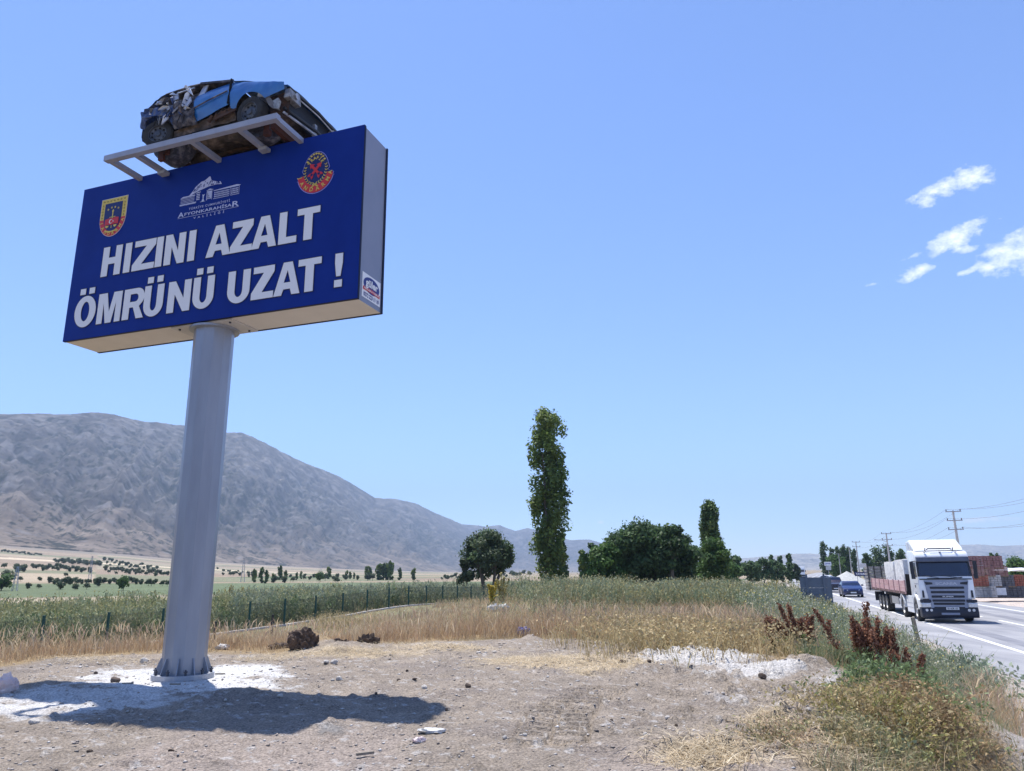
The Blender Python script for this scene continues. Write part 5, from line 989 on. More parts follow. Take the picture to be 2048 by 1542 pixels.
for i, (px, tp_, w_, Zd, kind, cols, lb) in enumerate([(1646, 1082, 22, 235, 'p', DKG, 'tall poplar at the left end of the roadside group'), (1662, 1094, 13, 240, 'p', DKG, 'thin poplar second from the left in the roadside group'), (1672, 1093, 16, 240, 'p', DKG, 'thin poplar third from the left in the roadside group'), (1668, 1106, 40, 225, 'r', MDG, 'bright green broad tree in front of the roadside poplars'), (1685, 1089, 18, 238, 'p', DKG, 'dark poplar right behind the left street lamp'), (1694, 1093, 16, 242, 'p', DKG, 'dark poplar right behind the right street lamp'), (1706, 1097, 16, 236, 'p', DKG, 'dark poplar at the right end of the roadside group'),
        (1730, 1106, 20, 200, 'p', DKG, 'short poplar left of the stacked planks'), (1750, 1096, 34, 205, 'q', DKG, 'wide bushy poplar above the stacked planks'), (1777, 1090, 26, 205, 'q', DKG, 'bushy poplar beside the second power pole'), (1799, 1100, 24, 200, 'q', DKG, 'bushy poplar left of the truck cab'), (1815, 1112, 16, 200, 'r', DKG, 'small dark tree just left of the truck cab'),
        (1982, 1106, 16, 100, 'p', DKG, 'small dark conifer behind the top row of pallets, left one'), (1994, 1107, 16, 100, 'p', DKG, 'small dark conifer behind the top row of pallets, right one'), (2030, 1115, 70, 96, 'r', MDG, 'round green tree behind the pallets at the right edge'), (2075, 1118, 60, 100, 'r', MDG, 'round green tree beyond the right edge')]):
    b_ = -1.15
    if kind == 'r': tree('broad_tree', lb, px, tp_, Zd, w_, round_cl(26, 50+i, .08, .4), 2600, .32 if Zd > 120 else .26, cols, RG, .16, .6, seed=50+i, base=b_)
    else: tree('poplar_tree', lb, px, tp_, Zd, w_, poplar_cl(30, 50+i, .5, .04, .42 if kind == 'p' else .5), 1800, .34 if Zd > 120 else .24, cols, RG, .14, .9, seed=50+i, base=b_)
# ---- scattered trees across the plain: small copies of four models, one mesh each
def far_tree_mesh(name, kind, cols, seed):
    cl = np.array([(c[0]*.5, c[1]*.5, c[2], c[3]*.5, c[3]*.5, c[3]*.5*(1.4 if kind == 'p' else .8)) for c in (poplar_cl(16, seed) if kind == 'p' else round_cl(16, seed, .18, .42))])
    if kind == 'p': cl[:, :2] *= .45; cl[:, 3:5] *= .45; cl[:, 5] *= .5
    me = leaves_mesh(name, cl, 420 if kind == 'r' else 340, .13 if kind == 'r' else .10, cols, seed)
    mb = MB().tube([(0, 0, -.05), (0, 0, .55)], [.035, .012], 6); n0 = len(me.vertices)
    V = np.array([v.co[:] for v in me.vertices]); Fq = np.arange(n0).reshape(-1, 4); Vt = np.array(mb.v); Ft = np.array([f_ for f_ in mb.f if len(f_) == 4])+n0
    c = np.empty(n0*4, np.float32); me.color_attributes['Col'].data.foreach_get('color', c); c = c.reshape(-1, 4)[:, :3]
    return np_mesh(name, np.vstack([V, Vt]), np.vstack([Fq, Ft]), leafm, False, np.vstack([c, np.tile([[.06, .05, .04]], (len(Vt), 1))]))
FT = {'r': [far_tree_mesh('far_tree', 'r', [(.10, .135, .07), (.12, .15, .085), (.085, .12, .07)], s_) for s_ in (71, 72, 73)], 'p': [far_tree_mesh('far_poplar', 'p', DKG+POP, s_) for s_ in (75, 76)], 'g': [far_tree_mesh('far_green_tree', 'r', BRG+MDG, 78)]}
g_ = random.Random(9)
def far_tree(px, py, hpx, kind='r', label='', group='', asp=1.):
    p = ground_at(px, py); d_ = p.y; h = hpx*d_/F*1.05
    o = link({'r': 'round_tree', 'p': 'poplar_tree', 'g': 'round_tree'}[kind], g_.choice(FT[kind]), None, p-Vector((0, 0, .03*h)), (0, 0, g_.uniform(0, 6)), (h*asp*(1 if kind != 'p' else 1), h*asp*(1 if kind != 'p' else 1), h)); tag(o, label, 'tree', group); return o
def row(x0, y0, x1, y1, n, h0, h1, label, group, jy=3, asp=1.05):
    for i in range(n):
        t_ = (i+g_.random()*.8)/n; far_tree(x0+(x1-x0)*t_, y0+(y1-y0)*t_+g_.uniform(-jy, jy), g_.uniform(h0, h1), 'r', label, group, asp)
row(108, 1124, 202, 1132, 26, 6, 10, 'tree of the dense dark grove on the upper slope', 'upper grove', 2, 1.1)
row(205, 1124, 318, 1141, 26, 5, 8, 'tree of the loose grove right of the dense one', 'loose grove', 4)
row(2, 1103, 84, 1112, 22, 3, 5, 'tiny bush in the highest hedge line on the slope', 'highest hedge', 1, 1.3)
row(65, 1135, 185, 1146, 22, 7, 11, 'tree of the hedge across the middle of the slope', 'middle hedge', 3)
row(210, 1144, 338, 1153, 26, 6, 11, 'tree of the scattered band left of the mast', 'scattered band', 5)
row(98, 1168, 182, 1170, 12, 9, 14, 'tree of the lower hedge behind the green field', 'lower hedge', 2)
row(186, 1167, 338, 1171, 16, 10, 14, 'tree of the lower hedge close to the mast', 'lower hedge by the mast', 3)
row(425, 1140, 510, 1152, 10, 4, 7, 'small tree on the slope right of the mast', 'slope trees right of the mast', 3)
row(440, 1152, 720, 1158, 22, 5, 9, 'low tree along the field edge right of the mast', 'field edge trees', 2)
row(555, 1121, 620, 1128, 8, 3, 5, 'tiny dark bush on the mountain foot', 'mountain foot bushes', 2); row(800, 1126, 915, 1134, 16, 3, 6, 'tiny dark tree near the distant pylon', 'trees near the pylon', 3)
for px, py, h_, lb in [(8, 1137, 10, 'tree at the left edge, upper one on the slope'), (34, 1145, 17, 'large dark tree with a bare stem near the left edge'), (46, 1144, 14, 'dark tree right beside the large one near the left edge'), (10, 1164, 22, 'large dark tree at the left edge above the green field'), (22, 1165, 16, 'dark tree beside the large one at the left edge'), (40, 1163, 9, 'small tree on the tan field near the left edge'), (79, 1162, 8, 'lone small tree on the tan field, second from the left'), (86, 1142, 8, 'lone tree in the middle of the brown field'), (56, 1178, 11, 'small tree standing in the green field, left of three'), (77, 1178, 9, 'small tree standing in the green field, middle of three'), (120, 1179, 16, 'darker tree standing in the green field, right of three'), (131, 1154, 8, 'lone tree on the pale strip'), (150, 1180, 12, 'tree at the near side of the lower hedge, left one'), (173, 1179, 12, 'tree at the near side of the lower hedge, right one'), (196, 1173, 16, 'tall tree in the gap of the lower hedge'), (220, 1133, 5, 'tiny lone bush above the scattered band'), (264, 1141, 5, 'tiny lone tree above the scattered band')]: far_tree(px, py, h_, 'r', lb, None or 'single trees of the plain', 1.1)
far_tree(246, 1181, 26, 'g', 'bright green bushy tree at the edge of the green field', 'single trees of the plain', .9); far_tree(2, 1182, 30, 'g', 'bright green tree cut off by the left edge', 'single trees of the plain', 1.2)
for px, py, h_ in [(508, 1165, 24), (523, 1166, 28), (531, 1167, 24), (546, 1165, 17), (559, 1160, 26), (570, 1163, 20), (657, 1158, 23), (693, 1158, 16), (700, 1158, 14), (733, 1158, 24), (739, 1158, 22), (757, 1160, 30), (766, 1160, 30), (774, 1160, 32), (781, 1160, 34), (799, 1160, 22), (827, 1160, 22), (593, 1160, 14), (602, 1158, 14), (708, 1158, 12)]: far_tree(px, py, h_, 'p', 'small slim poplar on the distant plain right of the mast', 'slim poplars on the plain')
for px, py, h_ in [(548, 1166, 13), (568, 1166, 13), (586, 1164, 10), (608, 1160, 8), (640, 1163, 18), (650, 1162, 14), (672, 1167, 13), (715, 1160, 8), (735, 1161, 15), (745, 1161, 13), (620, 1160, 8), (690, 1160, 9)]: far_tree(px, py, h_, 'r' if px != 640 else 'g', 'small rounded tree among the slim poplars of the plain', 'rounded trees on the plain')
row(880, 1158, 1060, 1152, 26, 5, 10, 'small tree in the far line behind the lone round tree', 'far line trees', 2)
# ---- lattice pylons on the plain
def pylon(px, top_py, base_py, label, wd=.16):
    p = ground_at(px, base_py); h = (base_py-top_py)*p.y/F; mb = MB(); w_ = h*wd
    o = tag(empty('pylon', p, .3), label, 'pylon', 'lattice pylons')
    L4 = [(-1, -1), (1, -1), (1, 1), (-1, 1)]
    for a_ in L4: MB().bar((a_[0]*w_/2, a_[1]*w_/2, -.5), (a_[0]*w_*.12, a_[1]*w_*.12, h), w_*.07).build('leg', galv, o)
    for k_ in range(7):
        z0, z1 = h*k_/7, h*(k_+1)/7; f0 = w_/2*(1-.76*k_/7); f1 = w_/2*(1-.76*(k_+1)/7)
        for q in range(4):
            a_, b_ = L4[q], L4[(q+1) % 4]; MB().bar((a_[0]*f0, a_[1]*f0, z0), (b_[0]*f1, b_[1]*f1, z1), w_*.04).build('brace', galv, o)
    for k_, z_ in enumerate((.98, .88, .78)): MB().box((0, 0, h*z_), (w_*(1.1+.25*(k_ == 1)), w_*.12, w_*.08)).build('crossarm', galv, o)
pylon(485, 1118, 1164, 'lattice pylon right of the mast on the plain'); pylon(29, 1136, 1182, 'lattice pylon near the left edge of the picture', .2); pylon(882, 1113, 1136, 'small distant lattice pylon left of the lone round tree'); pylon(641, 1126, 1146, 'tiny distant lattice pylon at the mountain foot'); pylon(179, 1115, 1160, 'thin lattice pylon among the slope hedges', .12)
# ------------------------------------------------------------------ fence
greenp = mat('fence_green_paint', srgb(20, 66, 62), srgb(30, 80, 72), rough=.5, scale=6); wireg = mat('fence_wire', srgb(44, 58, 54), rough=.6); kerbm = mat('kerb_concrete', srgb(176, 170, 164), srgb(198, 192, 186), rough=.9, scale=5, bump=.01)
PA, PB = atz(88, 1237, .12), atz(915, 1183, .12); fd_ = (PB-PA)[:2]; FL = np.hypot(*fd_); fd_ /= FL; SP = FL/13; fang = math.atan2(fd_[1], fd_[0])
fence = tag(empty('mesh_fence', (PA[0], PA[1], -1.1), fang), 'green post and wire mesh fence on a concrete kerb along the field', 'fence')
def panel_mesh():
    mb = MB(); H_ = 1.12
    for i in range(int((SP-.1)/.062)): x_ = .07+i*.062; mb.box((x_, 0, .10+H_/2), (.0065, .0065, H_))
    for k_ in range(6): mb.box((SP/2, .007, .12+k_*.212), (SP-.1, .0065, .0065))
    return mb.mesh('mesh_panel', wireg)
pm = panel_mesh(); post_me = MB().box((0, 0, .62), (.075, .075, 1.36)).mesh('post', greenp, bevel=.008); cap_me = MB().box((0, 0, 1.31), (.085, .085, .02)).mesh('post_cap', greenp); kerb_me = MB().box((SP/2, 0, -.02), (SP-.004, .18, .22)).mesh('kerb', kerbm, bevel=.01)
for i in range(-5, 26):
    wx, wy = PA[0]+fd_[0]*SP*i, PA[1]+fd_[1]*SP*i; dz_ = gz(wx, wy)+1.1; dz2 = gz(wx+fd_[0]*SP, wy+fd_[1]*SP)+1.1; tl = -math.atan2(dz2-dz_, SP)
    po = link('post', post_me, fence, (SP*i, 0, dz_)); link('post_cap', cap_me, po); link('mesh_panel', pm, fence, (SP*i, 0, dz_), (0, tl, 0))['kind'] = 'stuff'; link('kerb', kerb_me, fence, (SP*i, 0, dz_), (0, tl, 0))
for px, py, lb in [(98, 1270, 'short dark iron post in the dry grass at the far left'), (431, 1242, 'short dark iron post just right of the mast'), (545, 1233, 'short dark iron post between mast and earth clod')]:
    p = atz(px, py, -.25); tag(MB().box((0, 0, .30), (.09, .07, 1.0), taper=(.9, .9)).build('fence_post', mat('post_dark_iron', srgb(40, 44, 46), srgb(60, 58, 56), rough=.8, scale=9), None, loc=(p[0], p[1], gz(p[0], p[1])-.0), rot=(RAD(3), RAD(-2), fang)), lb, 'post', 'short iron posts')
# ------------------------------------------------------------------ low vegetation (numpy blades)
grassm = mat('grass_blades', (.85, .85, .85), (1.15, 1.15, 1.15), rough=.7, scale=3, attr='Col', spec=.2, trans=.3)
G = np.random.default_rng(77)
def scatter(n, az0, az1, r0, r1):
    t = np.radians(G.uniform(az0, az1, n)); r = r0*(r1/r0)**G.random(n); return r*np.sin(t), r*np.cos(t)
def ribbons(B, T, wd, c, mid=None, tipw=.2):
    """B,T (n,3): ribbon from base to tip with a bend; returns verts, cols"""
    n = len(B); D = T-B; side = np.column_stack([G.normal(size=n), G.normal(size=n), np.zeros(n)]); side /= np.linalg.norm(side, axis=1)[:, None]+1e-9; side *= (wd/2)[:, None]
    M_ = B+D*.55+np.column_stack([-D[:, 0]*.22, -D[:, 1]*.22, np.abs(D[:, 2])*.10]) if mid is None else mid
    V = np.stack([B-side, B+side, M_-side*.8, M_+side*.8, T-side*tipw, T+side*tipw], 1).reshape(-1, 3); k = np.arange(n)[:, None]*6
    Fq = np.concatenate([k+np.array([[0, 1, 3, 2]]), k+np.array([[2, 3, 5, 4]])]); return V, Fq, np.repeat(c, 6, 0)
class Blob:
    def __init__(s): s.V = []; s.F = []; s.C = []; s.n = 0
    def add(s, V, Fq, c): s.V.append(V); s.F.append(Fq+s.n); s.C.append(c); s.n += len(V)
    def leaves(s, P, size, c, up=.2, asp=2.2, dirs=None):
        n = len(P); nr = G.normal(size=(n, 3))+np.array([0, 0, up]); nr /= np.linalg.norm(nr, axis=1)[:, None]; a = np.cross(nr, G.normal(size=(n, 3))) if dirs is None else dirs; a /= np.linalg.norm(a, axis=1)[:, None]+1e-9; b = np.cross(nr, a); b /= np.linalg.norm(b, axis=1)[:, None]+1e-9
        sz = size*(.6+.8*G.random(n)); a = a*(sz*asp/2)[:, None]; b = b*(sz/2)[:, None]; V = np.stack([P-a, P-b, P+a, P+b], 1).reshape(-1, 3); s.add(V, np.arange(n*4).reshape(-1, 4), np.repeat(c, 4, 0))
    def obj(s, name, parent=None, mt=None): return link(name, np_mesh(name, np.vstack(s.V), np.vstack(s.F), mt or grassm, False, np.vstack(s.C)), parent)
def pick(pal, n, v=.25): pal = np.asarray(pal, float); return pal[G.integers(0, len(pal), n)]*(1-v+2*v*G.random(n))[:, None]
def grass(blob, x, y, nb, h0, h1, spread, wd, pal, lean=.35, z=None, hmap=None):
    n = len(x); z = GZ(x, y) if z is None else z; hh = G.uniform(h0, h1, n)*(1 if hmap is None else hmap); tc_ = pick(pal, n, .15)
    X_ = np.repeat(x, nb)+G.normal(size=n*nb)*spread; Y_ = np.repeat(y, nb)+G.normal(size=n*nb)*spread; H_ = np.repeat(hh, nb)*G.uniform(.5, 1.1, n*nb)
    B = np.column_stack([X_, Y_, np.repeat(z, nb)-.03]); T = B+np.column_stack([G.normal(size=n*nb)*lean*H_, G.normal(size=n*nb)*lean*H_, H_])
    wd_ = wd*np.maximum(1, np.hypot(X_, Y_)/14)*(.6+.8*G.random(n*nb)); V, Fq, c = ribbons(B, T, wd_, np.repeat(tc_, nb, 0)*(.8+.4*G.random(n*nb))[:, None]); blob.add(V, Fq, c)
STRAW = [(.52, .385, .23), (.58, .44, .27), (.47, .335, .20), (.44, .30, .185), (.62, .50, .33), (.50, .36, .24)]; OCHRE = [(.44, .345, .18), (.49, .39, .22), (.40, .30, .165), (.38, .32, .17)]; SAGE = [(.21, .25, .145), (.26, .29, .18), (.17, .215, .12), (.30, .32, .21)]; GREEN = [(.13, .19, .075), (.165, .225, .095), (.11, .165, .07)]; KHAKI = [(.30, .27, .13), (.26, .26, .13), (.34, .29, .16)]
def zone(x, y):
    L, s = LS(x, y); return poly_sd(x, y, PAD), L, s
dg = Blob()
# dry grass: the strip behind the pad, thick near the edge, and thin patches further out
x, y = scatter(40000, -44, 32, 8, 60); pd_, L, s = zone(x, y); nn = fbm(x*.35, y*.35, 3, 301)
# keep the sight clear where the dock plants stand at the front of the grass
DOCKS = [(1543, 1318), (1573, 1310), (1605, 1318), (1632, 1312), (1722, 1348), (1748, 1352), (1788, 1356), (1818, 1352)]
clear = np.zeros(len(x), bool)
for q in DOCKS: w_ = atz(*q, -.12); clear |= (np.abs(x-w_[0]-.0) < .42) & (y < w_[1]+.25) & (y > w_[1]-2.2)
k = (~clear) & (pd_ > .1+.5*nn) & (L < 4.0) & (GZ(x, y) < 3) & ((L < .6) | (np.hypot(x, y) > 13)) & (G.random(len(x)) < np.clip(1.5-.02*np.hypot(x, y), .4, 1)); x, y, pd_, nn = x[k], y[k], pd_[k], nn[k]
dd_ = (x-PA[0])*(-fd_[1])+(y-PA[1])*fd_[0]; hm_ = (.55+.9*nn)*sstep(-.2, 1.2, pd_)*np.where(x < -3.5, .25+.35*sstep(-3., -9., dd_), 1-.55*sstep(20, 34, np.hypot(x, y))*(x < 3)); grass(dg, x, y, 8, .34, .74, .11, .0075, STRAW, .36, hmap=hm_)
# seed heads, feathery and pale
sel = G.random(len(x)) < .5; xs, ys = x[sel], y[sel]; B = np.column_stack([xs+G.normal(size=len(xs))*.15, ys+G.normal(size=len(xs))*.15, GZ(xs, ys)+.40*hm_[sel]+.12]); V, Fq, c = ribbons(B, B+np.column_stack([G.normal(size=len(xs))*.09, G.normal(size=len(xs))*.09, .12+.12*G.random(len(xs))]), np.full(len(xs), .016), pick([(.66, .54, .36), (.60, .47, .30), (.50, .34, .24)], len(xs))); dg.add(V, Fq, c)
# flattened straw over the edge and trodden patches on the pad
for q, n_ in [((1110, 1326, 185, 15), 2400), ((1250, 1335, 90, 10), 700), ((1420, 1520, 130, 30), 1400), ((1540, 1460, 70, 16), 500), ((700, 1312, 160, 9), 1500), ((880, 1300, 150, 8), 1300), ((1180, 1348, 50, 8), 260), ((1700, 1500, 160, 40), 1400), ((520, 1318, 80, 8), 500), ((200, 1322, 160, 10), 900)]:
    aa = G.normal(size=(n_, 2))*.45; P = np.array([atz(q[0]+a_[0]*q[2], q[1]+a_[1]*q[3], 0)[:2] for a_ in aa]); zq = SZ(P[:, 0], P[:, 1])+.008+.03*G.random(n_); an = G.uniform(0, 2*pi, n_); ln = .10+.16*G.random(n_)
    B = np.column_stack([P, zq]); V, Fq, c = ribbons(B, B+np.column_stack([np.cos(an)*ln, np.sin(an)*ln, .03*G.normal(size=n_)]), np.full(n_, .008), pick([(.56, .46, .31), (.50, .40, .26), (.62, .53, .38)], n_)); dg.add(V, Fq, c)
# dry scrubby edge along the road bank in the right foreground
x, y = scatter(9000, 10, 50, 4.5, 15); pd_, L, s = zone(x, y); k = (pd_ > -.1+.5*fbm(x*1.3, y*1.3, 3, 330)) & (L < 4.6+.5*G.random(len(x))) & (L+.25*np.clip(17-y, 0, 8) < 4.1+.6*G.random(len(x))); x, y = x[k], y[k]
kq = G.random(len(x)) < .55; x, y = x[kq], y[kq]; grass(dg, x, y, 7, .06, .24, .09, .006, STRAW+KHAKI+KHAKI+SAGE+[(.40, .33, .22)], .5)
x, y = scatter(900, 22, 36, 16, 60); pd_, L, s = zone(x, y); k = (L > 3.6) & (L < 5.0); grass(dg, x[k], y[k], 6, .1, .3, .1, .01, STRAW+KHAKI, .5)
tag(dg.obj('dry_grass'), 'tall dry straw-coloured grass behind the dirt lot', None, None, 'stuff')
# ochre low scrub
oc = Blob()
for px, py, rx, ry, n_ in [(1330, 1285, 150, 26, 420), (1420, 1268, 110, 22, 300), (1230, 1245, 90, 16, 220), (1480, 1300, 60, 18, 160), (980, 1258, 70, 12, 110), (690, 1250, 50, 12, 80)]:
    P = np.array([ground_at(px+a_*rx, py+b_*ry)[:] for a_, b_ in G.normal(size=(n_//4, 2))*.5]); P = np.repeat(P, 4, 0)+G.normal(size=(len(P)*4, 3))*np.array([.5, .7, 0]); P[:, 2] = GZ(P[:, 0], P[:, 1])
    grass(oc, P[:, 0], P[:, 1], 9, .35, .62, .16, .012, OCHRE, .55); Q = np.repeat(P, 14, 0)+np.column_stack([G.normal(size=(len(P)*14, 2))*.22, .15+.42*G.random(len(P)*14)]); oc.leaves(Q, .035, pick(OCHRE, len(Q)), asp=1.6)
tag(oc.obj('ochre_scrub'), 'low ochre scrub at the back edge of the lot', None, None, 'stuff')
# tall sage-green weeds
def weeds(blob, x, y, h0, h1, pal, nl=14, lsize=.07, tops=None, lean=.16, wd=.011, br=4, hm=1.):
    n = len(x); z = GZ(x, y); h = G.uniform(h0, h1, n)*hm; tc_ = pick(pal, n, .2)
    B = np.column_stack([x, y, z-.05]); T = B+np.column_stack([G.normal(size=n)*lean*h, G.normal(size=n)*lean*h, h]); dist = np.maximum(1, np.hypot(x, y)/16)
    V, Fq, c = ribbons(B, T, wd*dist, tc_*.9, mid=(B+T)/2, tipw=.5); blob.add(V, Fq, c)
    for q in range(br):
        t_ = G.uniform(.35, .8, n)[:, None]; b_ = B+(T-B)*t_; e_ = b_+np.column_stack([G.normal(size=n)*.2*h, G.normal(size=n)*.2*h, (.18+.22*G.random(n))*h]); V, Fq, c = ribbons(b_, e_, wd*.7*dist, tc_, mid=(b_+e_)/2, tipw=.5); blob.add(V, Fq, c)
        if tops is not None: blob.leaves(e_, .022*np.minimum(dist, 3), pick(tops, n), asp=1.2)
    t_ = G.random(n*nl)**.8; ii = np.repeat(np.arange(n), nl); P = B[ii]+(T-B)[ii]*t_[:, None]+np.column_stack([G.normal(size=(n*nl, 2))*(.05+.06*t_)[:, None]*h[ii][:, None], np.zeros(n*nl)])
    d_ = G.normal(size=(n*nl, 3)); d_[:, 2] = np.abs(d_[:, 2])+.5; blob.leaves(P, lsize*np.minimum(dist[ii], 3)*.30, tc_[ii]*(.7+.6*G.random(n*nl))[:, None], asp=4.5, dirs=d_)
    if tops is not None: blob.leaves(T, .03*np.minimum(dist, 3), pick(tops, n), asp=1.2)
gw = Blob()
# right: dense belt between lot and road
x, y = scatter(9000, 8, 29, 11.5, 75); pd_, L, s = zone(x, y); nn = fbm(x*.22, y*.22, 3, 311); k = (pd_ > 2.8) & (L < 3.9) & (L > .6+2.2*(nn-.5)-.05*(y-14)) & (G.random(len(x)) < .85); weeds(gw, x[k], y[k], 1.1, 1.8, SAGE+SAGE+[(.34, .36, .25), (.20, .25, .14)], 16, .06, [(.46, .46, .34), (.36, .38, .26), (.54, .52, .40), (.52, .44, .12)], hm=((1-.38*sstep(1.2, 3.6, L))*(1-.22*sstep(25, 40, y))*(.75+.5*fbm(x*.3, y*.3, 3, 323)))[k])
# middle: scattered weeds through the dry grass and the belt before the trees
x, y = scatter(3000, -12, 18, 34, 72); pd_, L, s = zone(x, y); nn = fbm(x*.13, y*.13, 3, 312); k = (L < 3.5) & (nn > .47) & (((x-PA[0])*(-fd_[1])+(y-PA[1])*fd_[0] > .5) | (G.random(len(x))*.9+.1*fbm(x*.3, y*.3, 2, 330) < sstep(-4, 8, x))); weeds(gw, x[k], y[k], .7, 1.5, SAGE+KHAKI, 10, .055, [(.40, .36, .22), (.34, .34, .2)])
x, y = scatter(1500, 2, 18, 15, 30); pd_, L, s = zone(x, y); nn = fbm(x*.3, y*.3, 3, 313); k = (L < 2.5) & (pd_ > 2) & (nn > .52); weeds(gw, x[k], y[k], .7, 1.15, [(.22, .21, .14), (.26, .24, .17), (.18, .17, .12)], 8, .05, [(.30, .25, .2)])
# left and centre: beyond the fence
def beyond(n, az0, az1, r0, r1): 
    x, y = scatter(n, az0, az1, r0, r1); dd = (x-PA[0])*(-fd_[1])+(y-PA[1])*fd_[0]; return x, y, dd
x, y, dd = beyond(11000, -44, -6, 24, 70); k = (dd > .7) & (dd < 15+10*fbm(x*.1, y*.1, 2, 314)) & (G.random(len(x)) < .25+1.1*fbm(x*.25, y*.25, 3, 316)); weeds(gw, x[k], y[k], .7, 1.4, SAGE+SAGE+GREEN+[(.28, .30, .16), (.34, .32, .19)], 16, .07, [(.36, .36, .20)], .24, hm=(.55+.9*fbm(x*.2, y*.2, 3, 317))[k])
x, y, dd = beyond(7000, -20, 6, 34, 110); k = (dd > .9) & (dd < 26); weeds(gw, x[k], y[k], .8, 1.65, hm=(.6+.8*fbm(x*.2, y*.2, 3, 318))[k], tops=[(.34, .35, .24)], nl=12, lsize=.07, pal= SAGE+[(.17, .21, .15), (.20, .24, .17)])
x, y, dd = beyond(1800, -44, -12, 25, 60); k = (dd > .5) & (dd < 12); weeds(gw, x[k], y[k], 1.0, 1.9, [(.30, .28, .13), (.26, .27, .12)], 6, .05, [(.40, .36, .16)], .2)
x, y = scatter(3600, -6, 22, 40, 64); pd_, L, s = zone(x, y); k = (L < 3.2) & (fbm(x*.1, y*.1, 3, 322) > .4) & (((x-PA[0])*(-fd_[1])+(y-PA[1])*fd_[0] > .5) | (G.random(len(x))*.9+.1*fbm(x*.3, y*.3, 2, 330) < sstep(-4, 8, x))); weeds(gw, x[k], y[k], .9, 1.7, SAGE+SAGE+KHAKI+[(.34, .31, .16)], 12, .06, [(.44, .38, .16), (.36, .36, .22)], hm=(.45+1.1*fbm(x*.18, y*.18, 3, 324))[k])
tag(gw.obj('green_weeds'), 'tall sage-green weeds along the verge and beyond the fence', None, None, 'stuff')
# green under-storey of grass
ug = Blob()
x, y = scatter(7000, 6, 32, 9.5, 60); pd_, L, s = zone(x, y); k = (pd_ > 1.2) & (L < 4.3) & (L+.25*np.clip(17-y, 0, 8) < 4.2) & (L > 1.2-.04*(y-12)); grass(ug, x[k], y[k], 7, .2, .45, .14, .008, SAGE+GREEN, .4)
x, y, dd = beyond(7000, -44, 4, 23, 80); k = (dd > .2) & (dd < 16); grass(ug, x[k], y[k], 6, .3, .7, .2, .010, SAGE+GREEN+KHAKI, .3)
x, y, dd = beyond(4500, -44, 8, 20, 80); k = (dd < .2) & (dd > -9) & (x > -6); pd_, L, s = zone(x[k], y[k]); kk = (pd_ > 1.5) & (L < 3); grass(ug, x[k][kk], y[k][kk], 6, .2, .5, .2, .009, STRAW+KHAKI, .4)
# bluish wispy plants at the right end of the bank
for px, py, rx, ry, n_, pal, h_ in [(1870, 1352, 80, 26, 150, [(.24, .28, .19), (.30, .33, .24), (.20, .25, .17)], .5), (1760, 1372, 50, 14, 70, GREEN, .35), (1650, 1348, 50, 8, 80, GREEN+SAGE, .3), (1690, 1352, 40, 8, 70, SAGE+KHAKI, .35), (1585, 1330, 40, 6, 60, KHAKI+OCHRE, .25)]:
    P = np.array([(lambda q: (q[0], q[1], 0))(atz(px+a_*rx, py+b_*ry+10, -.3)) for a_, b_ in G.normal(size=(n_//3, 2))*.55]); P = np.repeat(P, 3, 0)+G.normal(size=(len(P)*3, 3))*np.array([.12, .2, 0]); P[:, 2] = GZ(P[:, 0], P[:, 1])
    grass(ug, P[:, 0], P[:, 1], 9, h_*.6, h_*1.2, .07, .007, pal, .4); weeds(ug, P[:, 0], P[:, 1], h_*.7, h_*1.5, pal, 14, .035, None, .25, .007, 4)
tag(ug.obj('green_grass'), 'green and khaki grass below the weeds', None, None, 'stuff')
# ------------------------------------------------------------------ individual plants
DOCK = [(.25, .115, .07), (.29, .14, .085), (.20, .09, .055), (.34, .18, .115)]
def dock(px, py, h_, ns, label, leafy=True, wdx=.17):
    q_ = atz(px, py, -.12); p = Vector((q_[0], q_[1], gz(q_[0], q_[1]))); o = tag(empty('dock_plant', p), label, 'plant', 'rust-brown dock plants on the bank'); b = Blob(); st = Blob()
    for i in range(ns):
        bx_, by_ = G.normal()*wdx*.5, G.normal()*wdx*.4; tx, ty = bx_*2.2+G.normal()*.08, by_*2+G.normal()*.06; hh = h_*1.2*G.uniform(.7, 1.05); B = np.array([[bx_*.4, by_*.4, -.05]]); T = np.array([[tx, ty, hh]])
        V, Fq, c = ribbons(B, T, np.array([.014]), np.array([[.16, .09, .05]]), mid=(B+T)/2+np.array([[0, 0, .03]]), tipw=.6); st.add(V, Fq, c)
        n_ = 380; t_ = .40+.58*G.random(n_); P = B+(T-B)*t_[:, None]+G.normal(size=(n_, 3))*(.05*(1.25-t_))[:, None]*np.array([1, 1, 1.0]); b.leaves(P, .026, pick(DOCK, n_, .3), asp=1.3)
        for q in range(3):
            t0 = G.uniform(.45, .8); b0 = B+(T-B)*t0; e0 = b0+np.array([[G.normal()*.05, G.normal()*.05, .18*hh]]); n_ = 70; P = b0+(e0-b0)*G.random(n_)[:, None]+G.normal(size=(n_, 3))*.018; b.leaves(P, .025, pick(DOCK, n_, .3), asp=1.3)
    b.obj('seed_heads', o)['kind'] = 'stuff'; st.obj('stems', o)['kind'] = 'stuff'
    if leafy:
        lf = Blob(); n_ = 40; an = G.uniform(0, 2*pi, n_); ln = .14+.18*G.random(n_); zz0 = .04+.30*h_*G.random(n_); B = np.column_stack([np.cos(an)*.05, np.sin(an)*.05, zz0]); T = B+np.column_stack([np.cos(an)*ln, np.sin(an)*ln, ln*G.uniform(-.25, .7, n_)]); mid = B+(T-B)*.5+np.array([0, 0, .06]); V, Fq, c = ribbons(B, T, np.full(n_, .085), pick([(.12, .18, .075), (.15, .21, .10), (.10, .15, .06)], n_), mid=mid, tipw=.15); lf.add(V, Fq, c); lf.obj('leaves', o)['kind'] = 'stuff'
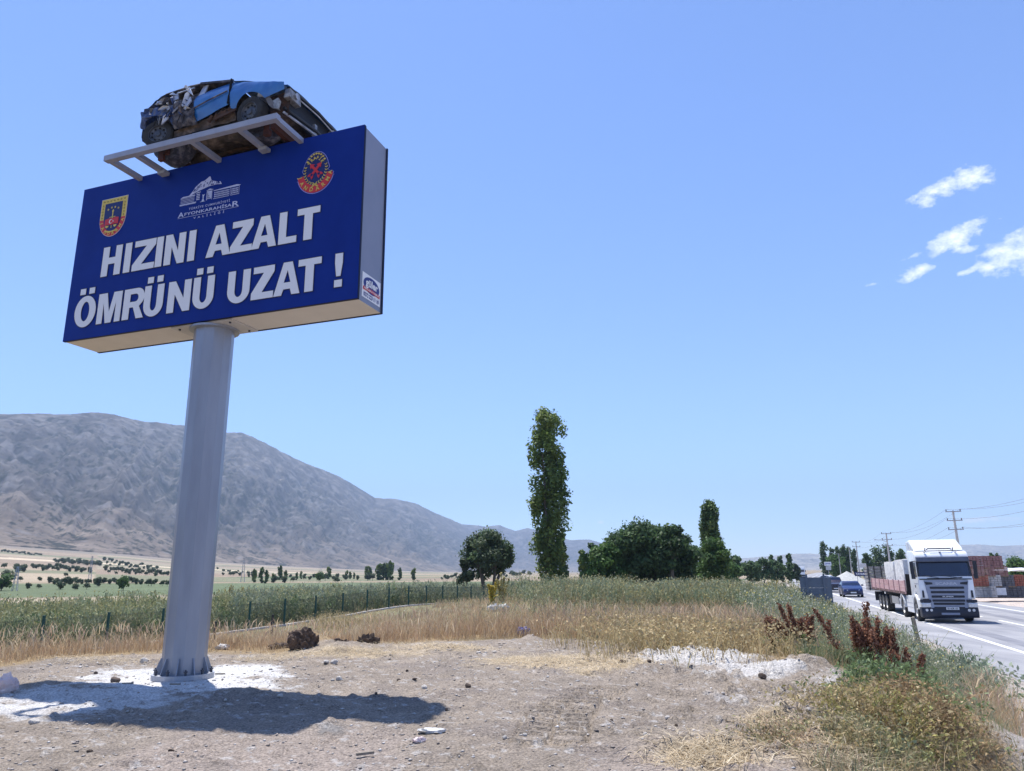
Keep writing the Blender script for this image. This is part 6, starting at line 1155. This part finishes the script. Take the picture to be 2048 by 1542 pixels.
for a_ in [(1543, 1318, .60, 2, 'thin rust-brown dock plant at the left end of the row'), (1573, 1310, .52, 3, 'small rust-brown dock plant, second from the left'), (1605, 1318, .72, 5, 'rust-brown dock plant with several spikes behind the lime spill'), (1620, 1312, .66, 4, 'rust-brown dock plant right of the spiky one behind the lime spill'), (1722, 1348, .85, 6, 'tall rust-brown dock plant left of the wooden stake'), (1748, 1352, .82, 7, 'bushy rust-brown dock plant in the middle of the big cluster'), (1788, 1356, .78, 8, 'broad leafy rust-brown dock plant with hanging green leaves'), (1818, 1352, .70, 7, 'rust-brown dock plant leaning against the wooden stake'), (1708, 1275, .95, 4, 'rust-brown dock plant standing close to the road edge')]: dock(*a_)
def bush(px, py, w_, h_, pal, n, label, size=.03, group='low bushes on the road bank', cat='bush', stems=12):
    p = ground_at(px, py); p.z = float(SZ(p.x, p.y)); o = tag(empty('low_bush', p), label, cat, group); sc_ = max(1., math.hypot(p.x, p.y)/6.5); size = size*sc_
    s_ = Blob(); ns = max(140, n//9); B = np.zeros((ns, 3)); B[:, :2] = G.normal(size=(ns, 2))*w_*.36; B[:, 2] = SZ(B[:, 0]+p.x, B[:, 1]+p.y)-p.z-.03; ed = np.exp(-(B[:, 0]**2+B[:, 1]**2)/(w_*.55)**2)
    T = B+np.column_stack([G.normal(size=(ns, 2))*h_*.55, h_*(.35+.75*G.random(ns))*(.35+.65*ed)]); pc = pick(pal, ns, .22); V, Fq, c = ribbons(B, T, np.full(ns, .006*sc_), pc*.8, mid=(B+T)/2+G.normal(size=(ns, 3))*.02); s_.add(V, Fq, c)
    for q in range(2):
        t_ = G.uniform(.3, .8, ns)[:, None]; b_ = B+(T-B)*t_; e_ = b_+np.column_stack([G.normal(size=(ns, 2))*h_*.35, h_*.3*G.random(ns)]); V, Fq, c = ribbons(b_, e_, np.full(ns, .004*sc_), pc*.85, mid=(b_+e_)/2); s_.add(V, Fq, c)
    s_.obj('stems', o)['kind'] = 'stuff'
    b = Blob(); ii = G.integers(0, ns, n); t_ = .25+.75*G.random(n); P = B[ii]+(T-B)[ii]*t_[:, None]+G.normal(size=(n, 3))*.035; b.leaves(P, size*.72, pc[ii]*(.7+.6*G.random(n))[:, None], asp=2.2); b.obj('foliage', o)['kind'] = 'stuff'
    return o
bush(1770, 1450, 1.1, .42, OCHRE+[(.33, .29, .10), (.30, .30, .11)], 5000, 'yellow-green low bush at the front of the road bank', .020); bush(1815, 1425, .9, .42, [(.34, .22, .12), (.40, .28, .15), (.30, .22, .12)], 4200, 'brownish dry low bush behind the yellow-green one', .020); bush(1700, 1490, .6, .22, OCHRE+KHAKI, 2400, 'small ochre bush at the lower left of the bank', .020)
bush(1925, 1418, .7, .5, [(.10, .19, .06), (.13, .22, .08), (.08, .15, .05)], 3600, 'fresh green low bush at the road shoulder', .024); bush(1875, 1385, 1.0, .85, [(.26, .31, .21), (.22, .27, .18), (.32, .36, .26)], 5200, 'grey-green wispy bush above the fresh green one', .022); bush(1915, 1362, .8, .8, [(.26, .31, .21), (.32, .36, .26)], 3600, 'pale grey-green wispy bush closest to the road', .022); bush(1800, 1400, .9, .4, [(.16, .22, .09), (.20, .25, .12)], 3000, 'green leafy bush below the dock plants', .024); bush(1890, 1440, .5, .22, STRAW+KHAKI, 2200, 'straw-coloured tuft at the edge of the shoulder', .018)
bush(1560, 1490, .5, .20, KHAKI+STRAW, 1600, 'small dry tuft on the slope of the dirt lot', .018); bush(1760, 1505, .6, .24, KHAKI+[(.22, .25, .15)], 2400, 'khaki tuft in the lower right corner', .020)
# yellow spires and flowers beyond the fence
def spire(px, py, h_, pal, label, w_=.5, n=900):
    p = ground_at(px, py); o = tag(empty('mullein_plant', p), label, 'plant', 'yellowish spire plants'); b = Blob(); ns = 6
    for i in range(ns):
        a_ = G.normal(size=2)*w_*.45; T = np.array([a_[0], a_[1], h_*G.uniform(.7, 1)]); n_ = n//ns; t_ = G.random(n_)**.7; P = T*t_[:, None]*np.array([1, 1, 1])+G.normal(size=(n_, 3))*np.array([.06, .06, .04])*(1.3-t_)[:, None]; b.leaves(P, .085, pick(pal, n_), asp=1.6)
    b.obj('flower_spikes', o)['kind'] = 'stuff'; MB().tube([(0, 0, -.1), (0, 0, h_*.8)], [.03, .015], 5).build('stem', bark, o)
YEL = [(.60, .46, .05), (.55, .42, .08), (.50, .42, .12)]; PYL = [(.48, .40, .16), (.42, .37, .17), (.52, .44, .2)]
for px, py, h_, pal, lb, w_ in [(1003, 1205, 1.9, PYL, 'pale yellow spire plant standing among the fence posts', .5), (985, 1208, 1.3, YEL, 'bright yellow flowering plant left of the pale spire', .35), (1078, 1196, 1.6, PYL, 'pale yellow spire plant below the tallest poplar', .6), (1182, 1196, 1.9, PYL, 'pale yellow spire plant left of the dark clump', .5), (1212, 1195, 1.4, PYL, 'short pale spire plant beside the dark clump', .4), (795, 1212, 1.2, YEL, 'broad yellow flowering plant beyond the fence', 1.6), (1165, 1160, .9, YEL, 'small bright yellow flowers left of the dark clump', .5), (1335, 1192, .9, YEL, 'yellow flowers in the weeds below the clump, left patch', .7), (1365, 1186, .9, YEL, 'yellow flowers in the weeds below the clump, right patch', .8), (1545, 1178, 1.1, YEL, 'yellow flowers in the weeds near the grey sign back', 1.3), (460, 1202, 1.7, PYL, 'pale spire plant right of the mast beyond the fence', .5), (486, 1204, 1.5, PYL, 'second pale spire plant right of the mast beyond the fence', .4)]: spire(px, py, h_, pal, lb, w_)
# ------------------------------------------------------------------ stones, clods, litter on the lot
def rock_mesh(seed, jag=.35, sub=2):
    g = np.random.default_rng(seed); bm = bmesh.new(); bmesh.ops.create_icosphere(bm, subdivisions=sub, radius=1); ax = g.normal(size=(9, 3)); ax /= np.linalg.norm(ax, axis=1)[:, None]; lim = g.uniform(.62, .95, 9)
    for v in bm.verts:
        p = np.array(v.co)
        for a_, l_ in zip(ax, lim):
            d_ = p@a_
            if d_ > l_: p = p-a_*(d_-l_)
        v.co = p*(1+jag*.3*(g.random()-.5))
    me = bpy.data.meshes.new('rock'); bm.to_mesh(me); bm.free(); return me
limest = mat('stone_pale', srgb(176, 168, 158), srgb(206, 200, 192), rough=.95, scale=9, bump=.01); clodm = mat('clod_brown', srgb(92, 78, 70), srgb(128, 112, 100), rough=1, scale=9, bump=.03); darkcl = mat('clod_dark', srgb(84, 70, 60), srgb(122, 104, 90), rough=1, scale=7, bump=.05)
RM = {}
for nm, mt in (('p', limest), ('c', clodm), ('d', darkcl)):
    RM[nm] = []
    for s_ in range(4): me = rock_mesh(500+s_); me.materials.append(mt); RM[nm].append(me)
SURF = {}
def surf(px, py):
    p = ground_at(px, py); return p
def stone(px, py, wpx, kind, label, group, flat=.7):
    p = surf(px, py); p.z = float(SZ(p.x, p.y)); d_ = math.hypot(p.x, p.y); r_ = wpx*d_/F/2; o = link({'p': 'stone', 'c': 'earth_clod', 'd': 'earth_clod'}[kind], random.choice(RM[kind]), None, p+Vector((0, 0, r_*.35)), (random.uniform(-.2, .2), random.uniform(-.2, .2), random.uniform(0, 6)), (r_, r_*random.uniform(.6, 1), r_*flat*random.uniform(.7, 1.1))); return tag(o, label, 'stone' if kind == 'p' else 'earth clod', group)
for px, py, w_, k_, lb in [(798, 1364, 11, 'c', 'brown clod right of the mast, left of a close pair'), (829, 1366, 11, 'c', 'brown clod right of the mast, right of a close pair'), (849, 1378, 13, 'p', 'pale stone just in front of the pair of brown clods'), (814, 1344, 8, 'c', 'small brown clod behind the pair of clods'), (936, 1376, 15, 'd', 'dark flat clod in the middle of the lot'), (752, 1396, 8, 'd', 'dark clod at the upper edge of the billboard shadow'), (893, 1427, 8, 'c', 'small clod near the tip of the billboard shadow'), (989, 1308, 10, 'p', 'white stone in front of the dry grass'), (1336, 1448, 12, 'p', 'white stone on the right half of the lot'), (1223, 1446, 9, 'd', 'dark clod right of the tyre tracks'), (1291, 1486, 10, 'p', 'white stone in the right foreground'), (191, 1349, 9, 'c', 'small clod left of the mast in the sun'), (68, 1447, 18, 'p', 'pale flat stone in the left foreground'), (179, 1509, 11, 'd', 'dark clod near the lower left'), (342, 1506, 12, 'd', 'dark clod at the bottom below the mast'), (678, 1361, 14, 'p', 'white stone chip above the billboard shadow'), (287, 1327, 16, 'p', 'white stone left of the mast at the grass edge'), (652, 1330, 14, 'p', 'pale stone in the row behind the lime spill, left'), (668, 1329, 16, 'p', 'pale stone in the row behind the lime spill, right'), (1421, 1351, 10, 'p', 'pale stone at the foot of the lime berm'), (1447, 1395, 10, 'p', 'pale stone on the churned right side'), (1734, 1397, 16, 'd', 'dark clod on the bank below the dock plants'), (1628, 1466, 14, 'p', 'pale rubble stone on the right slope, lower one'), (1640, 1458, 12, 'p', 'pale rubble stone on the right slope, upper one'), (1620, 1455, 11, 'p', 'pale rubble stone on the right slope, left one'), (1353, 1462, 10, 'd', 'dark clod beside the white stone on the right half'), (1525, 1363, 16, 'd', 'dark clod on the lime berm'), (1245, 1330, 14, 'd', 'tuft-like dark clod at the end of the straw patch'), (1300, 1345, 11, 'd', 'dark clod right of the straw patch'), (1010, 1480, 12, 'p', 'pale stone chip in the centre foreground, left'), (1050, 1484, 10, 'p', 'pale stone chip in the centre foreground, right'), (560, 1400, 12, 'p', 'stone inside the billboard shadow'), (450, 1408, 10, 'p', 'small stone inside the billboard shadow below the mast'), (230, 1366, 20, 'c', 'clod in the shadow left of the mast')]: stone(px, py, w_, k_, lb, 'stones and clods on the lot')
def clod_pile(px, py, wpx, hpx, label, seed):
    p = surf(px, py); d_ = math.hypot(p.x, p.y); w_, h_ = wpx*d_/F, hpx*d_/F; bm = bmesh.new(); bmesh.ops.create_icosphere(bm, subdivisions=4, radius=1)
    for v in bm.verts:
        n_ = float(fbm(np.array([v.co.x*2.4+seed]), np.array([v.co.y*2.4+v.co.z*2.1]), 4, seed, .65)[0]); f_ = .30+1.35*n_+.10*random.random(); v.co = Vector((v.co.x*w_/2*f_, v.co.y*w_*.4*f_, (v.co.z*.5+.34)*h_*f_))
    me = bpy.data.meshes.new('clod'); bm.to_mesh(me); bm.free(); me.materials.append(mat('clod_dug_earth', srgb(62, 50, 43), srgb(112, 94, 80), rough=1, scale=9, bump=.06)); tag(link('earth_clod', me, None, p), label, 'earth clod', 'dug-up earth clods at the grass edge')
clod_pile(606, 1304, 46, 40, 'large dark dug-up clod of earth at the edge of the dry grass', 3); clod_pile(735, 1297, 34, 26, 'dark dug-up clod with roots right of the large one', 5); clod_pile(672, 1298, 44, 18, 'low grey-brown clod heap between two darker clods', 8); clod_pile(560, 1300, 40, 12, 'flat dark clod left of the large one', 12)
def litter(px, py, wpx, hpx, mt, label, seed, name='plastic_bag', cat='plastic bag'):
    p = surf(px, py); d_ = math.hypot(p.x, p.y); w_, h_ = wpx*d_/F, max(.03, hpx*d_/F*1.2); bm = bmesh.new(); bmesh.ops.create_icosphere(bm, subdivisions=3, radius=1)
    g = np.random.default_rng(seed)
    for v in bm.verts:
        n_ = float(fbm(np.array([v.co.x*2.2+seed]), np.array([v.co.y*2.2+v.co.z*3]), 3, seed, .7)[0]); f_ = .5+n_+.12*g.random(); v.co = Vector((v.co.x*w_/2*f_, v.co.y*w_*.3*f_, (v.co.z*.5+.42)*h_*f_))
    me = bpy.data.meshes.new(name); bm.to_mesh(me); bm.free(); me.materials.append(mt); tag(link(name, me, None, p), label, cat)
bagw = mat('bag_white', srgb(178, 176, 172), srgb(206, 204, 200), rough=.5, scale=9, bump=.02); bagb = mat('bag_blue', srgb(34, 70, 170), srgb(54, 96, 196), rough=.4, scale=9, bump=.02); bagp = mat('bag_pinkish', srgb(206, 180, 178), srgb(226, 210, 206), rough=.5, scale=9, bump=.02)
litter(866, 1468, 44, 8, bagw, 'torn white plastic bag at the tip of the billboard shadow', 3); litter(838, 1488, 22, 10, bagp, 'small pinkish scrap of plastic below the torn white bag', 4); litter(1047, 1272, 24, 14, bagb, 'blue plastic bag at the edge of the dry grass', 5); litter(985, 1224, 24, 12, bagw, 'white sack lying in the dry grass, left one', 6); litter(1006, 1223, 22, 11, bagw, 'white sack lying in the dry grass, right one', 7); litter(444, 1300, 22, 8, bagw, 'white plastic scrap in the dry grass right of the mast', 8); litter(8, 1388, 34, 24, bagp, 'pinkish white bag at the left edge beside the lime', 9); litter(1213, 1290, 8, 8, bagw, 'tiny white scrap at the grass edge', 10)
for px, py, an, lb in [(255, 1372, .1, 'dark stick on the lime left of the mast base'), (350, 1373, -.1, 'thin stick on the lime below the mast base'), (730, 1515, .5, 'dark twig in the foreground below the shadow'), (440, 1352, .05, 'pale wood sliver on the lime right of the mast')]:
    p = surf(px, py); tag(rough_block('stick', p+Vector((0, 0, .03)), (.15, .025, .02), an, woodp, 5, .05, n=2), lb, 'stick', 'sticks on the lot')
# pebbles: far too many to count
pb = Blob(); npb = 22000; t = np.radians(G.uniform(-42, 42, npb)); r = 3.5*(20/3.5)**G.random(npb); x, y = r*np.sin(t), r*np.cos(t); pd_ = poly_sd(x, y, PAD); cl_ = fbm(x*1.1, y*1.1, 3, 400); k = (pd_ < .3) & (G.random(npb) < .25+1.5*np.clip(cl_-.42, 0, 1)*4); x, y = x[k], y[k]; n = len(x); sz = (.004+.020*G.random(n)**4)*np.maximum(1, np.hypot(x, y)/9); z = SZ(x, y)+.2*sz
oct_ = np.array([(1, 0, 0), (0, 1, 0), (-1, 0, 0), (0, -1, 0), (.2, .1, .5), (0, 0, -.6)]); ff = np.array([(0, 1, 4), (1, 2, 4), (2, 3, 4), (3, 0, 4), (1, 0, 5), (2, 1, 5), (3, 2, 5), (0, 3, 5)])
V = (np.column_stack([x, y, z])[:, None]+oct_[None]*sz[:, None, None]*(.45+1.0*G.random((n, 6, 3)))).reshape(-1, 3); Fq = (ff[None]+np.arange(n)[:, None, None]*6).reshape(-1, 3); cc = pick([(.42, .38, .34), (.36, .31, .27), (.50, .47, .44), (.31, .27, .235), (.27, .23, .2)], n)
tag(link('pebbles', np_mesh('pebbles', V, Fq, mat('pebble', (.85, .85, .85), (1.15, 1.15, 1.15), rough=.95, scale=20, attr='Col', spec=.2), False, np.repeat(cc, 6, 0))), 'small stones strewn over the dirt lot', None, None, 'stuff')
